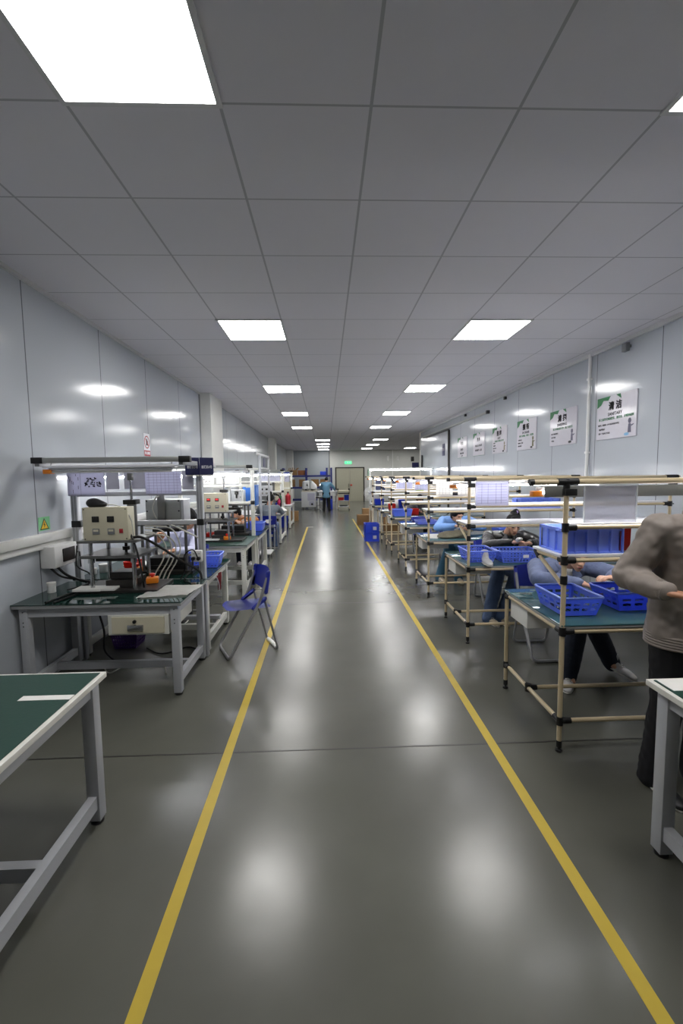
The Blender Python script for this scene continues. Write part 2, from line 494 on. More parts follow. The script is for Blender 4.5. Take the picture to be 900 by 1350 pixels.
# ------------------------------------------------------------------ ceiling lights
cl = None
def ceiling_light(i, y, label):
    global cl
    x = X0 + TILE * i
    loc = (x + TILE / 2, y + TILE / 2, HC)
    if cl is None:
        h = TILE / 2
        cl = thing('ceiling_light', label, 'ceiling light', loc, 0, 'square ceiling lights')
        f = MB()
        for s in (-1, 1):
            f.box(s * h - .012, s * h + .012, -h - .012, h + .012, -.012, -.001)
            f.box(-h, h, s * h - .012, s * h + .012, -.012, -.001)
        f.build('light_frame', M.lightframe, cl, False)
        MB().box(-h + .013, h - .013, -h + .013, h - .013, -.009, -.001).build('diffuser', M.panel, cl, False)
    else: dup(cl, loc, 0, label)
KY = lambda k: Y0 + TILE * k
ords = ['first', 'second', 'third', 'fourth', 'fifth']
for j, k in enumerate((-6, -1, 4, 9, 14)):
    ceiling_light(0, KY(k), f'lit square ceiling panel of the row left of the aisle, {ords[j]} from the camera')
    ceiling_light(4, KY(k), f'lit square ceiling panel of the row above the right benches, {ords[j]} from the camera')
for j, k in enumerate((22, 26, 29, 33)):
    ceiling_light(1, KY(k), f'small distant ceiling panel above the white machines, {ords[j]} in the stack of four bright bars')
for j, k in enumerate((22, 27, 32)):
    ceiling_light(5, KY(k), f'small distant ceiling panel right of the exit sign, {ords[j]} of three from the camera')
ceiling_light(9, KY(32), 'tiny distant ceiling panel beside the end of the right wall, above the navy wall sign')

# ================================================================== RIGHT ROW: pipe-rack workstations
RX = 1.40
RY = [2.505, 4.236, 5.922, 7.631, 9.33, 11.0, 13.05]
ORD = ['nearest', 'second', 'third', 'fourth', 'fifth', 'sixth', 'seventh']

def make_rack():
    t = thing('pipe_rack_workbench', 'x', 'workbench', (0, 0, 0), 0, 'pipe rack workbenches along the right')
    W, D = 2.02, 0.80
    for x in (0, W):
        l = MB().tube([(x, 0, .03), (x, 0, 1.635)], .0145, 12).build('post', M.beige, t)
        MB().lathe([(.02, 0), (.02, .012), (.008, .018), (.008, .03), (.017, .03), (.017, .07)], (x, 0, 0), 10).build('levelling_foot', M.black, l)
        l = MB().tube([(x, D, .03), (x, D, .75)], .0145, 12).build('leg', M.beige, t)
        MB().lathe([(.02, 0), (.02, .012), (.008, .018), (.008, .03), (.017, .03), (.017, .07)], (x, D, 0), 10).build('levelling_foot', M.black, l)
    f = MB()
    for a, b in (((0, 0), (W, 0)), ((0, D), (W, D)), ((0, 0), (0, D)), ((W, 0), (W, D)), ((1.0, 0), (1.0, D))):
        f.tube([(*a, .752), (*b, .752)], .014, 10)
    f.build('desk_frame', M.beige, t)
    f = MB()
    for a, b in (((0, 0), (W, 0)), ((0, .42), (W, .42)), ((0, 0), (0, D)), ((W, 0), (W, D))):
        f.tube([(*a, .195), (*b, .195)], .014, 10)
    f.build('lower_frame', M.beige, t)
    tr = MB().tube([(-.21, -.0, 1.645), (W + .08, 0, 1.645)], .0165, 12).build('top_rail', M.beige, t)
    MB().tube([(-.222, 0, 1.645), (-.195, 0, 1.645)], .0185, 12).build('end_cap', M.black, tr)
    desk = MB().box(-.012, W + .02, -.012, D + .02, .768, .784, .002).build('desktop', M.edge, t)
    MB().box(-.012, W + .02, -.014, D + .022, .785, .793, .002).build('glass_top', M.glass_teal, t)
    # lower shelf (deep, over the desk) and the shallow upper shelf
    sf = MB()
    for z, dep in ((1.182, .34),):
        sf.tube([(-.01, 0, z), (W + .01, 0, z)], .013, 8).tube([(-.01, dep, z), (W + .01, dep, z)], .013, 8)
        sf.tube([(0, 0, z), (0, dep, z)], .013, 8).tube([(W, 0, z), (W, dep, z)], .013, 8)
    sf.build('shelf_frame', M.beige, t)
    MB().tube([(0, 0, 1.378), (W, 0, 1.378)], .0125, 8).build('shelf_rail', M.beige, t)
    MB().box(-.02, W + .02, .016, .36, 1.196, 1.212, .002).build('shelf', M.laminate, t)
    MB().box(.016, W - .016, .016, .2, 1.388, 1.40, .002).build('shelf', M.laminate, t)
    MB().tube([(0, .33, 1.17), (0, .015, 1.03)], .0125, 8).build('shelf_brace', M.beige, t)
    MB().tube([(W, .33, 1.17), (W, .015, 1.03)], .0125, 8).build('shelf_brace', M.beige, t)
    # black pipe joints
    def joint(x, y, z, dx, dy=0.0):
        j = MB().tube([(x, y, z - .026), (x, y, z + .026)], .0205, 12)
        if dx: j.tube([(x - (.0 if dx > 0 else .0), y, z), (x + dx, y, z)], .0195, 10)
        if dy: j.tube([(x, y, z), (x, y + dy, z)], .0195, 10)
        j.tube([(x + .02, y - .021, z), (x + .02, y - .015, z)], .006, 6)
        return j.build('joint', M.black, t)
    for x, s in ((0, 1), (W, -1)):
        joint(x, 0, 1.378, .062 * s)
        joint(x, 0, 1.182, .062 * s, .05)
        joint(x, 0, .752, .066 * s, .055)
        joint(x, 0, .195, .066 * s, .055)
        joint(x, D, .752, .05 * s, -.05)
        joint(x, D, .195, 0, -.06)
        joint(x, .42, .195, .06 * s, .0)
        MB().tube([(x, 0, 1.04), (x, 0, 1.09)], .0205, 10).build('joint', M.black, t)
        MB().tube([(x - .055, 0, 1.645), (x + .065, 0, 1.645)], .0215, 12).tube([(x, 0, 1.575), (x, 0, 1.66)], .0195, 12).box(x - .016, x + .052, -.024, .018, 1.565, 1.605, .003).build('joint', M.black, t)
    MB().tube([(0, .30, 1.15), (0, .345, 1.19)], .0205, 8).tube([(-.012, .34, 1.182), (.03, .34, 1.182)], .018, 8).build('joint', M.black, t)
    db = MB().box(.022, .42, .5, .78, .59, .742, .003).build('drawer_box', M.white, t)
    MB().box(.04, .40, .781, .79, .605, .735, .003).build('drawer', M.frame, t)
    return t

rack_lab = ['nearest ivory pipe-rack workbench on the right, holding a big blue crate on its shelf',
            'ivory pipe-rack workbench where the person in black leather sits, holding two small blue baskets',
            'ivory pipe-rack workbench where the person in a sky blue smock sits',
            'ivory pipe-rack workbench with an empty navy chair behind it, just beyond the blue smock',
            'ivory pipe-rack workbench with the red bin, in front of the person in dark grey',
            'ivory pipe-rack workbench beside the stacked royal blue crates on the floor',
            'farthest ivory pipe-rack workbench, by the white pedestal fan, with a royal blue bin']
rack0 = make_rack(); racks = []
for k, y in enumerate(RY):
    if k == 0: r = rack0; r.location = (RX, y, 0); r['label'] = rack_lab[0]
    else: r = dup(rack0, (RX, y, 0), 0, rack_lab[k])
    racks.append(r)

# lamp battens hanging under the top rails
def make_batten():
    t = thing('tube_light', 'x', 'lamp', (0, 0, 0), 0, 'tube lights under the pipe racks')
    MB().box(0, 1.5, -.014, .014, .03, .05, .004).build('lamp_housing', M.laminate, t)
    MB().tube([(.03, 0, .016), (1.47, 0, .016)], .008, 8).build('tube', M.tube, t)
    MB().box(-.03, .03, -.024, .024, -.008, .026, .004).build('end_cap', M.orange, t)
    MB().box(1.47, 1.53, -.02, .02, -.006, .026, .004).build('end_cap', M.laminate, t)
    for x in (.03, 1.4):
        MB().tube([(x, 0, .05), (x + .012, -.02, .085), (x, -.1, .085), (x - .012, -.1, .06)], .004, 6).build('hanging_hook', M.alu, t)
    return t
b0 = make_batten()
for k, y in enumerate(RY):
    lab = f'slim white tube lamp with orange end hung under the {ORD[k]} pipe rack from the camera'
    if k == 0: b0.location = (RX - .13, y + .1, 1.565); b0['label'] = 'slim tube lamp with a grey back shade and orange end under the nearest pipe rack'
    else: dup(b0, (RX - .13, y + .1, 1.565), 0, lab)
MB().box(.03, 1.5, -.045, -.04, -.012, .05).box(.03, 1.5, -.045, -.01, .05, .054).build('back_shade', M.alu, b0, False)

# ------------------------------------------------------------------ baskets, crates, bins
def wall_grid(mb, p00, p10, p01, p11, nu, nv, hole, th):
    p00, p10, p01, p11 = map(V, (p00, p10, p01, p11))
    def P(u, v): return (p00 * (1 - u) + p10 * u) * (1 - v) + (p01 * (1 - u) + p11 * u) * v
    g = [[mb.bm.verts.new(P(i / nu, j / nv)) for j in range(nv + 1)] for i in range(nu + 1)]
    fs = []
    for i in range(nu):
        for j in range(nv):
            if hole(i, j): continue
            fs.append(mb.bm.faces.new((g[i][j], g[i + 1][j], g[i + 1][j + 1], g[i][j + 1])))
    bmesh.ops.solidify(mb.bm, geom=fs, thickness=th)

def make_basket(name, label, cat, loc, rotz, w, d, h, m, taper=.86, perf=True, group=None, lab=None, m_rim=None, slots=False):
    t = thing(name, label, cat, loc, rotz, group)
    W, D = w / 2, d / 2; bw, bd = W * taper, D * taper
    lo = [(-bw, -bd, .004), (bw, -bd, .004), (bw, bd, .004), (-bw, bd, .004)]
    hi = [(-W, -D, h), (W, -D, h), (W, D, h), (-W, D, h)]
    b = MB()
    nu = 21 if perf else 1; nv = 9 if perf else 1
    if perf: hole = lambda i, j: i % 2 == 1 and j % 2 == 1 and 0 < j < nv - 1
    else: hole = lambda i, j: False
    if slots: nu, nv, hole = 13, 7, (lambda i, j: i % 3 != 0 and j in (2, 4))
    for k in range(4):
        a, c = k, (k + 1) % 4
        wall_grid(b, lo[a], lo[c], hi[a], hi[c], nu, nv, hole, .004)
    n2 = 15 if perf else 1
    wall_grid(b, lo[0], lo[1], lo[3], lo[2], n2, n2, (lambda i, j: perf and i % 2 == 1 and 0 < j < n2 - 1 and j % 4 != 0), .004)
    b.build('basket_body' if perf else 'bin_body', m, t, False)
    r = MB().tube([(-W, -D, h), (W, -D, h), (W, D, h), (-W, D, h)], .0075, 6, closed=True, corner=.02)
    r.build('rim', m_rim or m, t)
    if lab:
        x, y, z = lab
        MB().box(x - .028, x + .028, -bd - (D - bd) * z / h - .006, -bd - (D - bd) * z / h - .001, z - .015, z + .015).build('white_tag', M.paper, t, False)['label'] = 'small white paper tag'
    return t

make_basket('plastic_basket', 'perforated blue basket at the left end of the nearest right bench, behind the pipe post', 'basket', (1.585, 2.79, .794), .0, .27, .36, .125, M.blue, .8, True, 'blue baskets on the benches', slots=True)
make_basket('plastic_basket', 'perforated bright blue basket on the nearest right bench, partly hidden by the taupe jacket', 'basket', (2.05, 2.84, .794), .04, .40, .29, .125, M.bluemid, .8, True, 'blue baskets on the benches', slots=True)
make_basket('plastic_basket', 'perforated blue basket left of the white shoe on the second right bench', 'basket', (1.575, 4.5, .794), 0.0, .30, .36, .12, M.blue, .8, True, 'blue baskets on the benches')
make_basket('plastic_basket', 'perforated blue basket with a white tag, right of the lone white shoe', 'basket', (1.945, 4.42, .794), -.03, .40, .28, .12, M.blue, .8, True, 'blue baskets on the benches', lab=(.06, 0, .07))
make_basket('plastic_basket', 'plain blue basket just right of the black leather shoulder, on the third right bench', 'basket', (2.56, 6.2, .794), 0.0, .26, .3, .13, M.blue, .84, False, 'blue baskets on the benches')
make_basket('shallow_tray', 'shallow pale blue tray on the fourth right bench, left of the sky blue smock', 'tray', (1.83, 7.95, .794), 0.0, .38, .32, .06, M.bluelight, .9, False)
make_basket('plastic_basket', 'light blue basket beside the red bin on the fifth right bench', 'basket', (1.66, 9.55, .794), 0.0, .42, .34, .15, M.blue, .85, False, 'blue baskets on the benches')
make_basket('small_bin', 'square red bin on the fifth right bench, left of the gloved hands', 'bin', (1.99, 9.8, .794), 0.0, .17, .2, .13, M.red, .9, False)
make_basket('small_bin', 'square red bin on the sixth right bench, beside the tall blue bin', 'bin', (1.72, 11.4, .794), 0.0, .18, .2, .14, M.red, .9, False)
make_basket('tall_bin', 'tall royal blue bin on the sixth right bench', 'bin', (2.0, 11.45, .794), 0.0, .18, .2, .24, M.bluedark, .9, False)
make_basket('small_bin', 'royal blue bin on the farthest ivory bench near the fan', 'bin', (1.62, 13.3, .794), 0.0, .28, .25, .17, M.bluedark, .9, False)

def make_crate(name, label, loc, rotz, w, d, h, m, ribs=5, group=None, tags=0, ledge=True):
    t = thing(name, label, 'crate', loc, rotz, group)
    W, D = w / 2, d / 2
    b = MB(); s = .008
    b.box(-W + .012, W - .012, -D + .012, D - .012, .0, s)
    for sx in (-1, 1):
        x = sx * (W - .012); b.box(min(x, x - sx * s), max(x, x - sx * s), -D + .012, D - .012, 0, h)
        y = sx * (D - .012); b.box(-W + .012, W - .012, min(y, y - sx * s), max(y, y - sx * s), 0, h)
    r = MB()
    for z0, z1 in ((h - .018, h),) + (((0, .01),) if ledge else ()):
        r.box(-W, W, -D, -D + .014, z0, z1).box(-W, W, D - .014, D, z0, z1).box(-W, -W + .014, -D, D, z0, z1).box(W - .014, W, -D, D, z0, z1)
    r.build('crate_rim', m, t, False)
    q = b
    for i in range(ribs + 1):
        x = -W + .004 + (w - .008) * i / ribs
        for sy in (-1, 1): q.box(x - .004, x + .004, sy * D - .006 - (.006 if sy > 0 else -.0), sy * D + (.0 if sy > 0 else .012), 0, h)
    n = max(2, int(ribs * d / w))
    for i in range(1, n):
        y = -D + d * i / n
        for sx in (-1, 1): q.box(sx * W - (.012 if sx > 0 else 0), sx * W + (0 if sx > 0 else .012), y - .004, y + .004, 0, h)
    q.build('crate_body', m, t, False)
    for i in range(tags):
        MB().box(.02, .11, -D - .0025, -D - .0005, h * .3, h * .68).build('paper_label', M.lilac, t, False)['label'] = 'white paper label'
    return t
make_crate('storage_crate', 'big blue ribbed crate on the lower shelf of the nearest right pipe rack', (1.595, 2.69, 1.213), 0, .37, .29, .15, M.blue, 5)
make_crate('storage_crate', 'long blue crate on a rack shelf close to the right wall', (2.98, 6.12, 1.213), 0, .56, .28, .13, M.blue, 5)
c1 = make_crate('stacking_crate', 'royal blue floor crate beside the right aisle line, bottom of the two stacked', (1.17, 11.3, 0), 0, .37, .42, .225, M.bluedark, 2, 'royal blue crates stacked on the floor', 1)
dup(c1, (1.17, 11.3, .226), 0, 'royal blue floor crate beside the right aisle line, top of the two stacked')
make_basket('small_bin', 'small red box on the nearest right rack shelf, just left of the taupe shoulder', 'bin', (1.83, 2.66, 1.213), 0, .07, .12, .17, M.red, .95, False)

# document pockets hung on the racks
def pocket(label, x0, x1, y, z0, z1, m, grid, group='documents hung on the pipe racks'):
    t = thing('document_pocket', label, 'document pocket', ((x0 + x1) / 2, y, z0), 0, group)
    o = ((x0 + x1) / 2, y, z0)
    MB().sheet(lambda u, v: V((x0 + (x1 - x0) * u, y + .004 * math.sin(u * 5 + v * 3), z0 + (z1 - z0) * v)), 10, 8, .003).build('sleeve', m, t, True, o)
    MB().box(x0 - .004, x1 + .004, y - .008, y + .008, z1 - .004, z1 + .01).box(x0 - .003, x0 + .003, y - .006, y + .006, z0, z1).box(x1 - .003, x1 + .003, y - .006, y + .006, z0, z1).build('sleeve_edge', M.clear if m is M.vinyl else M.paper, t, False, o)
    if grid:
        g = MB(); n = 9
        for i in range(1, n):
            z = z0 + (z1 - z0) * i / n
            g.box(x0 + .02, x1 - .02, y - .0085, y - .007, z - .0012, z + .0012)
        for i in range(1, 5):
            x = x0 + (x1 - x0) * (i / 5 + random.uniform(-.04, .04))
            g.box(x - .0012, x + .0012, y - .0085, y - .007, z0 + .02, z1 - .02)
        g.build('printed_table', M.docink, t, False, o)
    return t
pocket('large translucent grey vinyl pocket hanging from the nearest right rack', 1.50, 1.81, 2.492, 1.405, 1.622, M.vinyl, False)
pocket('lilac printed document hung on the second rack, right of its ivory post', 1.455, 1.785, 4.223, 1.385, 1.622, M.lilac, True)
pocket('white printed document hung on the third rack, left of the second rack post', 1.50, 1.72, 5.909, 1.40, 1.622, M.paper, True)
pocket('white printed document hung on the third rack behind the second rack post', 1.80, 2.06, 5.909, 1.40, 1.622, M.paper, True)
pocket('lilac document hung on the fourth rack beside its orange lamp end', 1.55, 1.80, 7.618, 1.42, 1.622, M.lilac, True)
pocket('pale grey document hung on the fifth rack from the camera', 1.50, 1.85, 9.317, 1.40, 1.622, M.lilac, True)
# dark panels on the sixth and seventh racks
def dark_board(label, x0, x1, y, z0, z1):
    t = thing('dark_notice_board', label, 'board', ((x0 + x1) / 2, y, z0), 0, 'navy boards on the far racks')
    o = ((x0 + x1) / 2, y, z0); zm = (z0 + z1) / 2
    MB().box(x0, x1, y, y + .012, z0, zm - .012).box(x0, x1, y, y + .012, zm + .012, z1).build('navy_panel', mat('navy_board', (44, 56, 96), .4) if 'navy_board' not in bpy.data.materials else bpy.data.materials['navy_board'], t, False, o)
    MB().box(x0 - .03, x0, y - .004, y + .014, z0, z1).box(x1, x1 + .03, y - .004, y + .014, z0, z1).box(x0, x1, y - .004, y + .014, zm - .012, zm + .012).box(x0 - .03, x1 + .03, y - .004, y + .014, z1, z1 + .03).box(x0 - .03, x1 + .03, y - .004, y + .014, z0 - .03, z0).build('board_frame', M.whiteedge, t, False, o)
dark_board('navy framed board on the farthest white rack, left of the pair', 1.64, 1.96, 14.42, 1.2, 1.58)
dark_board('navy framed board on the farthest white rack, right of the pair', 2.16, 2.48, 14.42, 1.2, 1.58)

# small things on the right benches
def shoe_mesh(mb, L=.26, W=.088, H=.10):
    mb.hull([((0, -.09, .045), (.034, .04, .042)), ((0, -.03, .035), (.036, .04, .032))], 10)
    mb.hull([((0, -.06, .03), (.036, .06, .027)), ((.0, .05, .03), (W / 2, .05, .028)), ((0, .11, .022), (.034, .035, .02))], 10)
    mb.hull([((0, -.08, .115), (.038, .044, .02)), ((0, -.07, .05), (.036, .05, .02))], 10)
def make_shoe(parent, loc, rotz, m, pitch=0.0, name='shoe'):
    a = MB(); shoe_mesh(a)
    mm = Matrix.Translation(loc) @ Matrix.Rotation(rotz, 4, 'Z') @ Matrix.Rotation(pitch, 4, 'X')
    bmesh.ops.transform(a.bm, matrix=mm, verts=a.bm.verts)
    s = remesh(a, .007, 3, name, m, parent)
    b = MB().hull([((0, -.075, .007), (.037, .05, .008)), ((0, .05, .007), (.045, .05, .008)), ((0, .105, .008), (.033, .04, .008))], 10)
    bmesh.ops.transform(b.bm, matrix=mm, verts=b.bm.verts)
    b.build('sole', M.sole, s)
    c = MB()
    for i in range(4):
        y = .0 + i * .022; z = .062 - i * .006
        c.tube([(-.022, y, z), (0, y + .004, z + .007), (.022, y, z)], .0028, 5)
    bmesh.ops.transform(c.bm, matrix=mm, verts=c.bm.verts)
    c.build('laces', M.paper, s)
    return s

def remesh(mb, voxel, smooth_it, name, m, parent, wrinkle=0.0, freq=10.0, decim=None):
    bmesh.ops.recalc_face_normals(mb.bm, faces=mb.bm.faces)
    me = bpy.data.meshes.new('t'); mb.bm.to_mesh(me); mb.bm.free()
    o = bpy.data.objects.new('t', me); COL.objects.link(o)
    a = o.modifiers.new('r', 'REMESH'); a.mode = 'VOXEL'; a.voxel_size = voxel
    b = o.modifiers.new('s', 'SMOOTH'); b.factor = .5; b.iterations = smooth_it
    if decim:
        c = o.modifiers.new('d', 'DECIMATE'); c.ratio = decim
    dg = bpy.context.evaluated_depsgraph_get(); dg.update()
    out = bpy.data.meshes.new_from_object(o.evaluated_get(dg)); out.name = name
    bpy.data.objects.remove(o); bpy.data.meshes.remove(me)
    if wrinkle > 0:
        ns = [v.normal.copy() for v in out.vertices]
        for v, nn in zip(out.vertices, ns):
            p = v.co * freq
            k = noise.noise(V((p.x, p.y, p.z * .55))) + .5 * noise.noise(p * 2.3 + V((7, 3, 1)))
            v.co += nn * k * wrinkle
    out.materials.clear(); out.materials.append(m)
    for p in out.polygons: p.use_smooth = True
    r = bpy.data.objects.new(name, out); COL.objects.link(r)
    if parent: r.parent = parent
    return r

t = thing('loose_shoe', 'single white shoe standing on the second right bench between two blue baskets', 'shoe', (1.60, 4.28, .794), PI * .97)
make_shoe(t, (0, 0, 0), 0, M.shoe, 0, 'shoe_upper')
tag(MB().box(1.46, 1.70, 6.1, 6.55, .794, .797).build('paper_sheet', M.paper), 'white sheet of paper lying on the left end of the third right bench', 'paper')
a = MB().hull([((0, 0, .05), (.13, .09, .045)), ((.18, .0, .06), (.1, .08, .05)), ((-.02, -.03, .02), (.16, .1, .02))], 12)
bg = remesh(a, .012, 4, 'speckled_bag', M.speckle, None, .006, 14); bg.location = (1.73, 6.13, .796)
tag(bg, 'plump grey speckled cloth bag on the third right bench before the blue smock', 'bag')
make_basket('clear_box', 'long clear plastic box on the third right bench near the wall', 'box', (2.98, 6.1, .794), 0, .5, .34, .13, M.clear, .95, False)
make_basket('flat_tray', 'flat dark grey tray on the upper shelf of the third pipe rack', 'tray', (1.72, 6.02, 1.402), 0, .36, .17, .035, M.darkgrey, .9, False)
make_basket('shallow_tray', 'lime green tray on the fourth pipe rack shelf', 'tray', (1.66, 7.72, 1.402), 0, .16, .14, .06, M.yellowgreen, .75, False)
tag(MB().box(1.46, 1.76, 13.5, 13.7, .794, 1.12, .01).build('white_carton', M.paper), 'white carton on the farthest ivory bench behind the blue bin', 'box')
tag(MB().box(1.85, 2.1, 11.6, 11.75, .795, 1.06, .01).build('white_carton', M.paper), 'white carton on the sixth right bench behind the tall blue bin', 'box')

# ------------------------------------------------------------------ folding chairs
def make_chair():
    t = thing('folding_chair', 'x', 'chair', (0, 0, 0), 0, 'navy folding chairs')
    w = .185
    def sp(u, v):
        x = (u - .5) * 2; y = -.19 + .41 * v
        hw = .185 * (1 - .10 * max(0, -.3 + (.5 - v)) ) * (1 if v > .12 else .93 + .07 * v / .12) * (1 if v < .78 else math.sqrt(max(.05, 1 - .75 * ((v - .78) / .22) ** 2)))
        z = .455 + .018 * (v - .5) - .012 * (1 - x * x) * math.sin(PI * v) - (.014 * max(0, v - .85) / .15)
        return V((x * hw, y, z))
    MB().sheet(sp, 14, 14, .026).build('seat', M.navyplastic, t)
    def bp(u, v):
        x = (u - .5) * 2
        z = .615 + .185 * v - .02 * (1 - x * x) * (1 - v) + (.012 * (1 - x * x) if v > .5 else 0)
        y = -.115 - .22 * (z - .55) - .035 * (1 - x * x)
        return V((x * .205, y, z))
    bk = MB().sheet(bp, 16, 8, .022)
    for s in (-1, 1): bk.hull([((s * .2, -.118 - .015, .60), (.015, .02, .02)), ((s * .2, -.16, .785), (.017, .022, .02))], 8)
    bk.build('backrest', M.navyplastic, t)
    f = MB().tube([(-.2, -.16, .78), (-.2, -.07, .52), (-.2, .235, .014), (.2, .235, .014), (.2, -.07, .52), (.2, -.16, .78)], .014, 10, corner=.05)
    f.build('front_frame', M.greytube, t)
    f = MB().tube([(-.165, -.125, .53), (-.165, -.25, .012), (.165, -.25, .012), (.165, -.125, .53)], .0115, 10, corner=.05)
    f.build('rear_frame', M.greytube, t)
    for s in (-1, 1):
        MB().hull([((s * .183, -.125, .535), (.02, .022, .022)), ((s * .183, -.01, .458), (.016, .018, .018))], 8).build('hinge_bracket', M.navyplastic, t)
    MB().box(.06, .12, -.20, -.196, .705, .712).box(.06, .12, -.2, -.196, .725, .732).build('back_emblem', M.lilac, t, False)
    return t
chair0 = make_chair(); chair0.location = (-.79, 4.235, 0); chair0.rotation_euler = (0, 0, math.radians(116))
chair0['label'] = 'empty navy folding chair standing alone on the left yellow floor line'
a = MB().tube([(-.12, -.25, .012), (0, -.252, .014), (.14, -.25, .013)], .022, 8)
remesh(a, .007, 2, 'cloth_wrap', M.paper, chair0, .004, 40)['label'] = 'white cloth wrapped around the rear floor bar'

# more ceiling-side things on the right wall
PW, PZ0, PZ1 = .75, 2.12, 2.66
posters = [(5.43, '清 洁', 'SANITARY', '将上面的实施制度化、规范化、并维持成果', ['制度化，定期检查、对不合格的现场及时纠正', '彻底贯彻执行', '保持一个良好的工作环境'], 'rightmost wall poster, nearest the camera, headed SANITARY below two big characters', 1),
           (6.66, '清 扫', 'SWEEPING', '将工作场所清扫干净，防止污染发生', ['清除工作场所内的脏污', '保持干净亮丽', '环境整洁'], 'second wall poster from the right, with a broom picture and a bright glare', 2),
           (7.88, '整 顿', 'IN ORDER', '把留下来的物品、依规定、定位摆放', ['放置整齐  标识', '场所要固定、易于取放', '消除找寻的时间'], 'third wall poster from the right, with an olive figure picture', 3),
           (9.11, '整 理', 'SORT', '将必需品与非必需品 区分开来', ['留下必要的', '其他都清除掉', '腾出空间、防误用', '塑造场所'], 'fourth wall poster from the right, with a small brown picture', 4),
           (10.36, '素 养', '', '', [], 'fifth wall poster from the right, carrying two large grey text lines and a green foot', 5),
           (11.62, '安 全', '', '', [], 'leftmost wall poster, nearest the sliding door', 6)]
for (yc, head, en, gl, body, lab, kind) in posters:
    x = XR - .004; h = PZ1 - PZ0
    t = thing('wall_poster', lab, 'poster', (XR, yc, PZ0), 0, 'white framed posters on the right wall')
    o_ = (XR, yc, PZ0)
    MB().box(XR - .016, XR - .001, yc - PW / 2, yc + PW / 2, PZ0, PZ1, .002).build('poster_board', M.posterwhite, t, False, o_)
    fr = FR((-.0165, 0, 0))
    g = MB(); T = lambda px, py: (px * PW - PW / 2, h - py * h)
    g.prism([T(0, 0), T(.36, 0), T(.30, .10), T(.17, .075), T(.11, .17), T(0, .235)], fr, .0008)
    g.prism([T(.50, 0), T(.61, 0), T(.635, .115)], fr, .0008)
    if kind >= 5: g.prism([T(0, .985), T(1, .985), T(1, 1), T(0, 1)], fr, .0008)
    g.build('green_corner', M.signgreen, t, False)
    rows = [(head, *T(.48, .25), .11, .0026, 1.0)]
    if en: rows.append((en, *T(.48, .425), .056, .0012, 1.05))
    for i, s in enumerate(body): rows.append((s, *T(.06 + .0115 * len(s) * 1.05 + .02, .66 + .1 * i if len(body) < 4 else .6 + .1 * i), .026, .0004, .8))
    if kind == 5: rows = [(head, *T(.5, .3), .09, .002, 1.0), ('革除马虎之心 养成习惯', *T(.5, .56), .052, .0012, .85), ('遵守规章制度 人人做起', *T(.5, .76), .052, .0012, .85)]
    if kind == 6: rows = [(head, *T(.5, .3), .09, .002, 1.0), ('安全第一', *T(.5, .6), .07, .0012, .9), ('消除隐患 预防事故', *T(.5, .78), .045, .001, .85), ('人人有责', *T(.5, .9), .045, .001, .85)]
    lettering(rows, M.dark_ink, t, fr)
    if gl: lettering([(gl, *T(.5, .53), .038, .0006, .92)], M.signgreen, t, fr)['label'] = 'green slogan line'
    pc = MB(); c = T(.85, .78)
    if kind <= 4:
        z = .0006
        def disc(cx, cy, rx, ry): return [(cx + rx * math.cos(2 * PI * k / 14), cy + ry * math.sin(2 * PI * k / 14)) for k in range(14)]
        pc.prism(disc(c[0], c[1] + .07, .028, .034), fr, z)
        pc.prism([(c[0] - .03, c[1] - .07), (c[0] + .03, c[1] - .07), (c[0] + .022, c[1] + .035), (c[0] - .022, c[1] + .035)], fr, z)
        pc.prism([(c[0] + .03, c[1] - .0), (c[0] + .075, c[1] + .02), (c[0] + .07, c[1] + .03), (c[0] + .025, c[1] + .02)], fr, z)
        pc.build('picture', {1: M.docink, 2: M.docink, 3: mat('olive_ink', (92, 92, 60), .6), 4: mat('brown_ink', (120, 112, 92), .6)}[kind], t, False)
        pc = MB().prism(disc(c[0] - .05, c[1] - .085, .045, .018), fr, z).build('picture_splash', {1: mat('blue_ink', (120, 170, 206), .6)}.get(kind, M.dark_ink), t, False)
    else: pc.bm.free()
t = thing('wall_conduit', 'white vertical pipe on the right wall beside the SANITARY poster', 'pipe', (XR, 5.98, 0))
MB().tube([(-.03, 0, .9), (-.03, 0, HC - .01)], .022, 10).build('pipe', M.white, t)
for z in (1.0, 1.97, 2.96): MB().box(-.054, -.001, -.03, .03, z - .015, z + .015, .003).build('pipe_clip', M.white, t)
tag(MB().box(XR - .06, XR - .001, 5.21, 5.28, 3.17, 3.20).box(XR - .09, XR - .04, 5.18, 5.26, 3.12, 3.22, .006).build('wall_sensor', M.concrete_cap), 'small grey sensor high on the right wall near the ceiling, nearest of three', 'sensor', 'sensors high on the right wall')
tag(MB().box(XR - .05, XR - .001, 8.79, 8.86, 3.17, 3.23, .006).build('wall_sensor', M.black), 'small black sensor high on the right wall above the third poster', 'sensor', 'sensors high on the right wall')
tag(MB().box(XR - .05, XR - .001, 11.3, 11.37, 3.17, 3.23, .006).build('wall_sensor', M.black), 'small black sensor high on the right wall above the sliding door track', 'sensor', 'sensors high on the right wall')
t = thing('door_plate', 'navy square plate on the sliding door near the leftmost poster', 'sign', (XR - .05, 13.3, 2.25))
MB().box(-.012, 0, -.13, .13, 0, .36).build('plate', M.navy, t, False)
lettering([('车间', 0, .18, .1, .001, 1)], M.signwhite, t, FR((-.0125, 0, 0)))

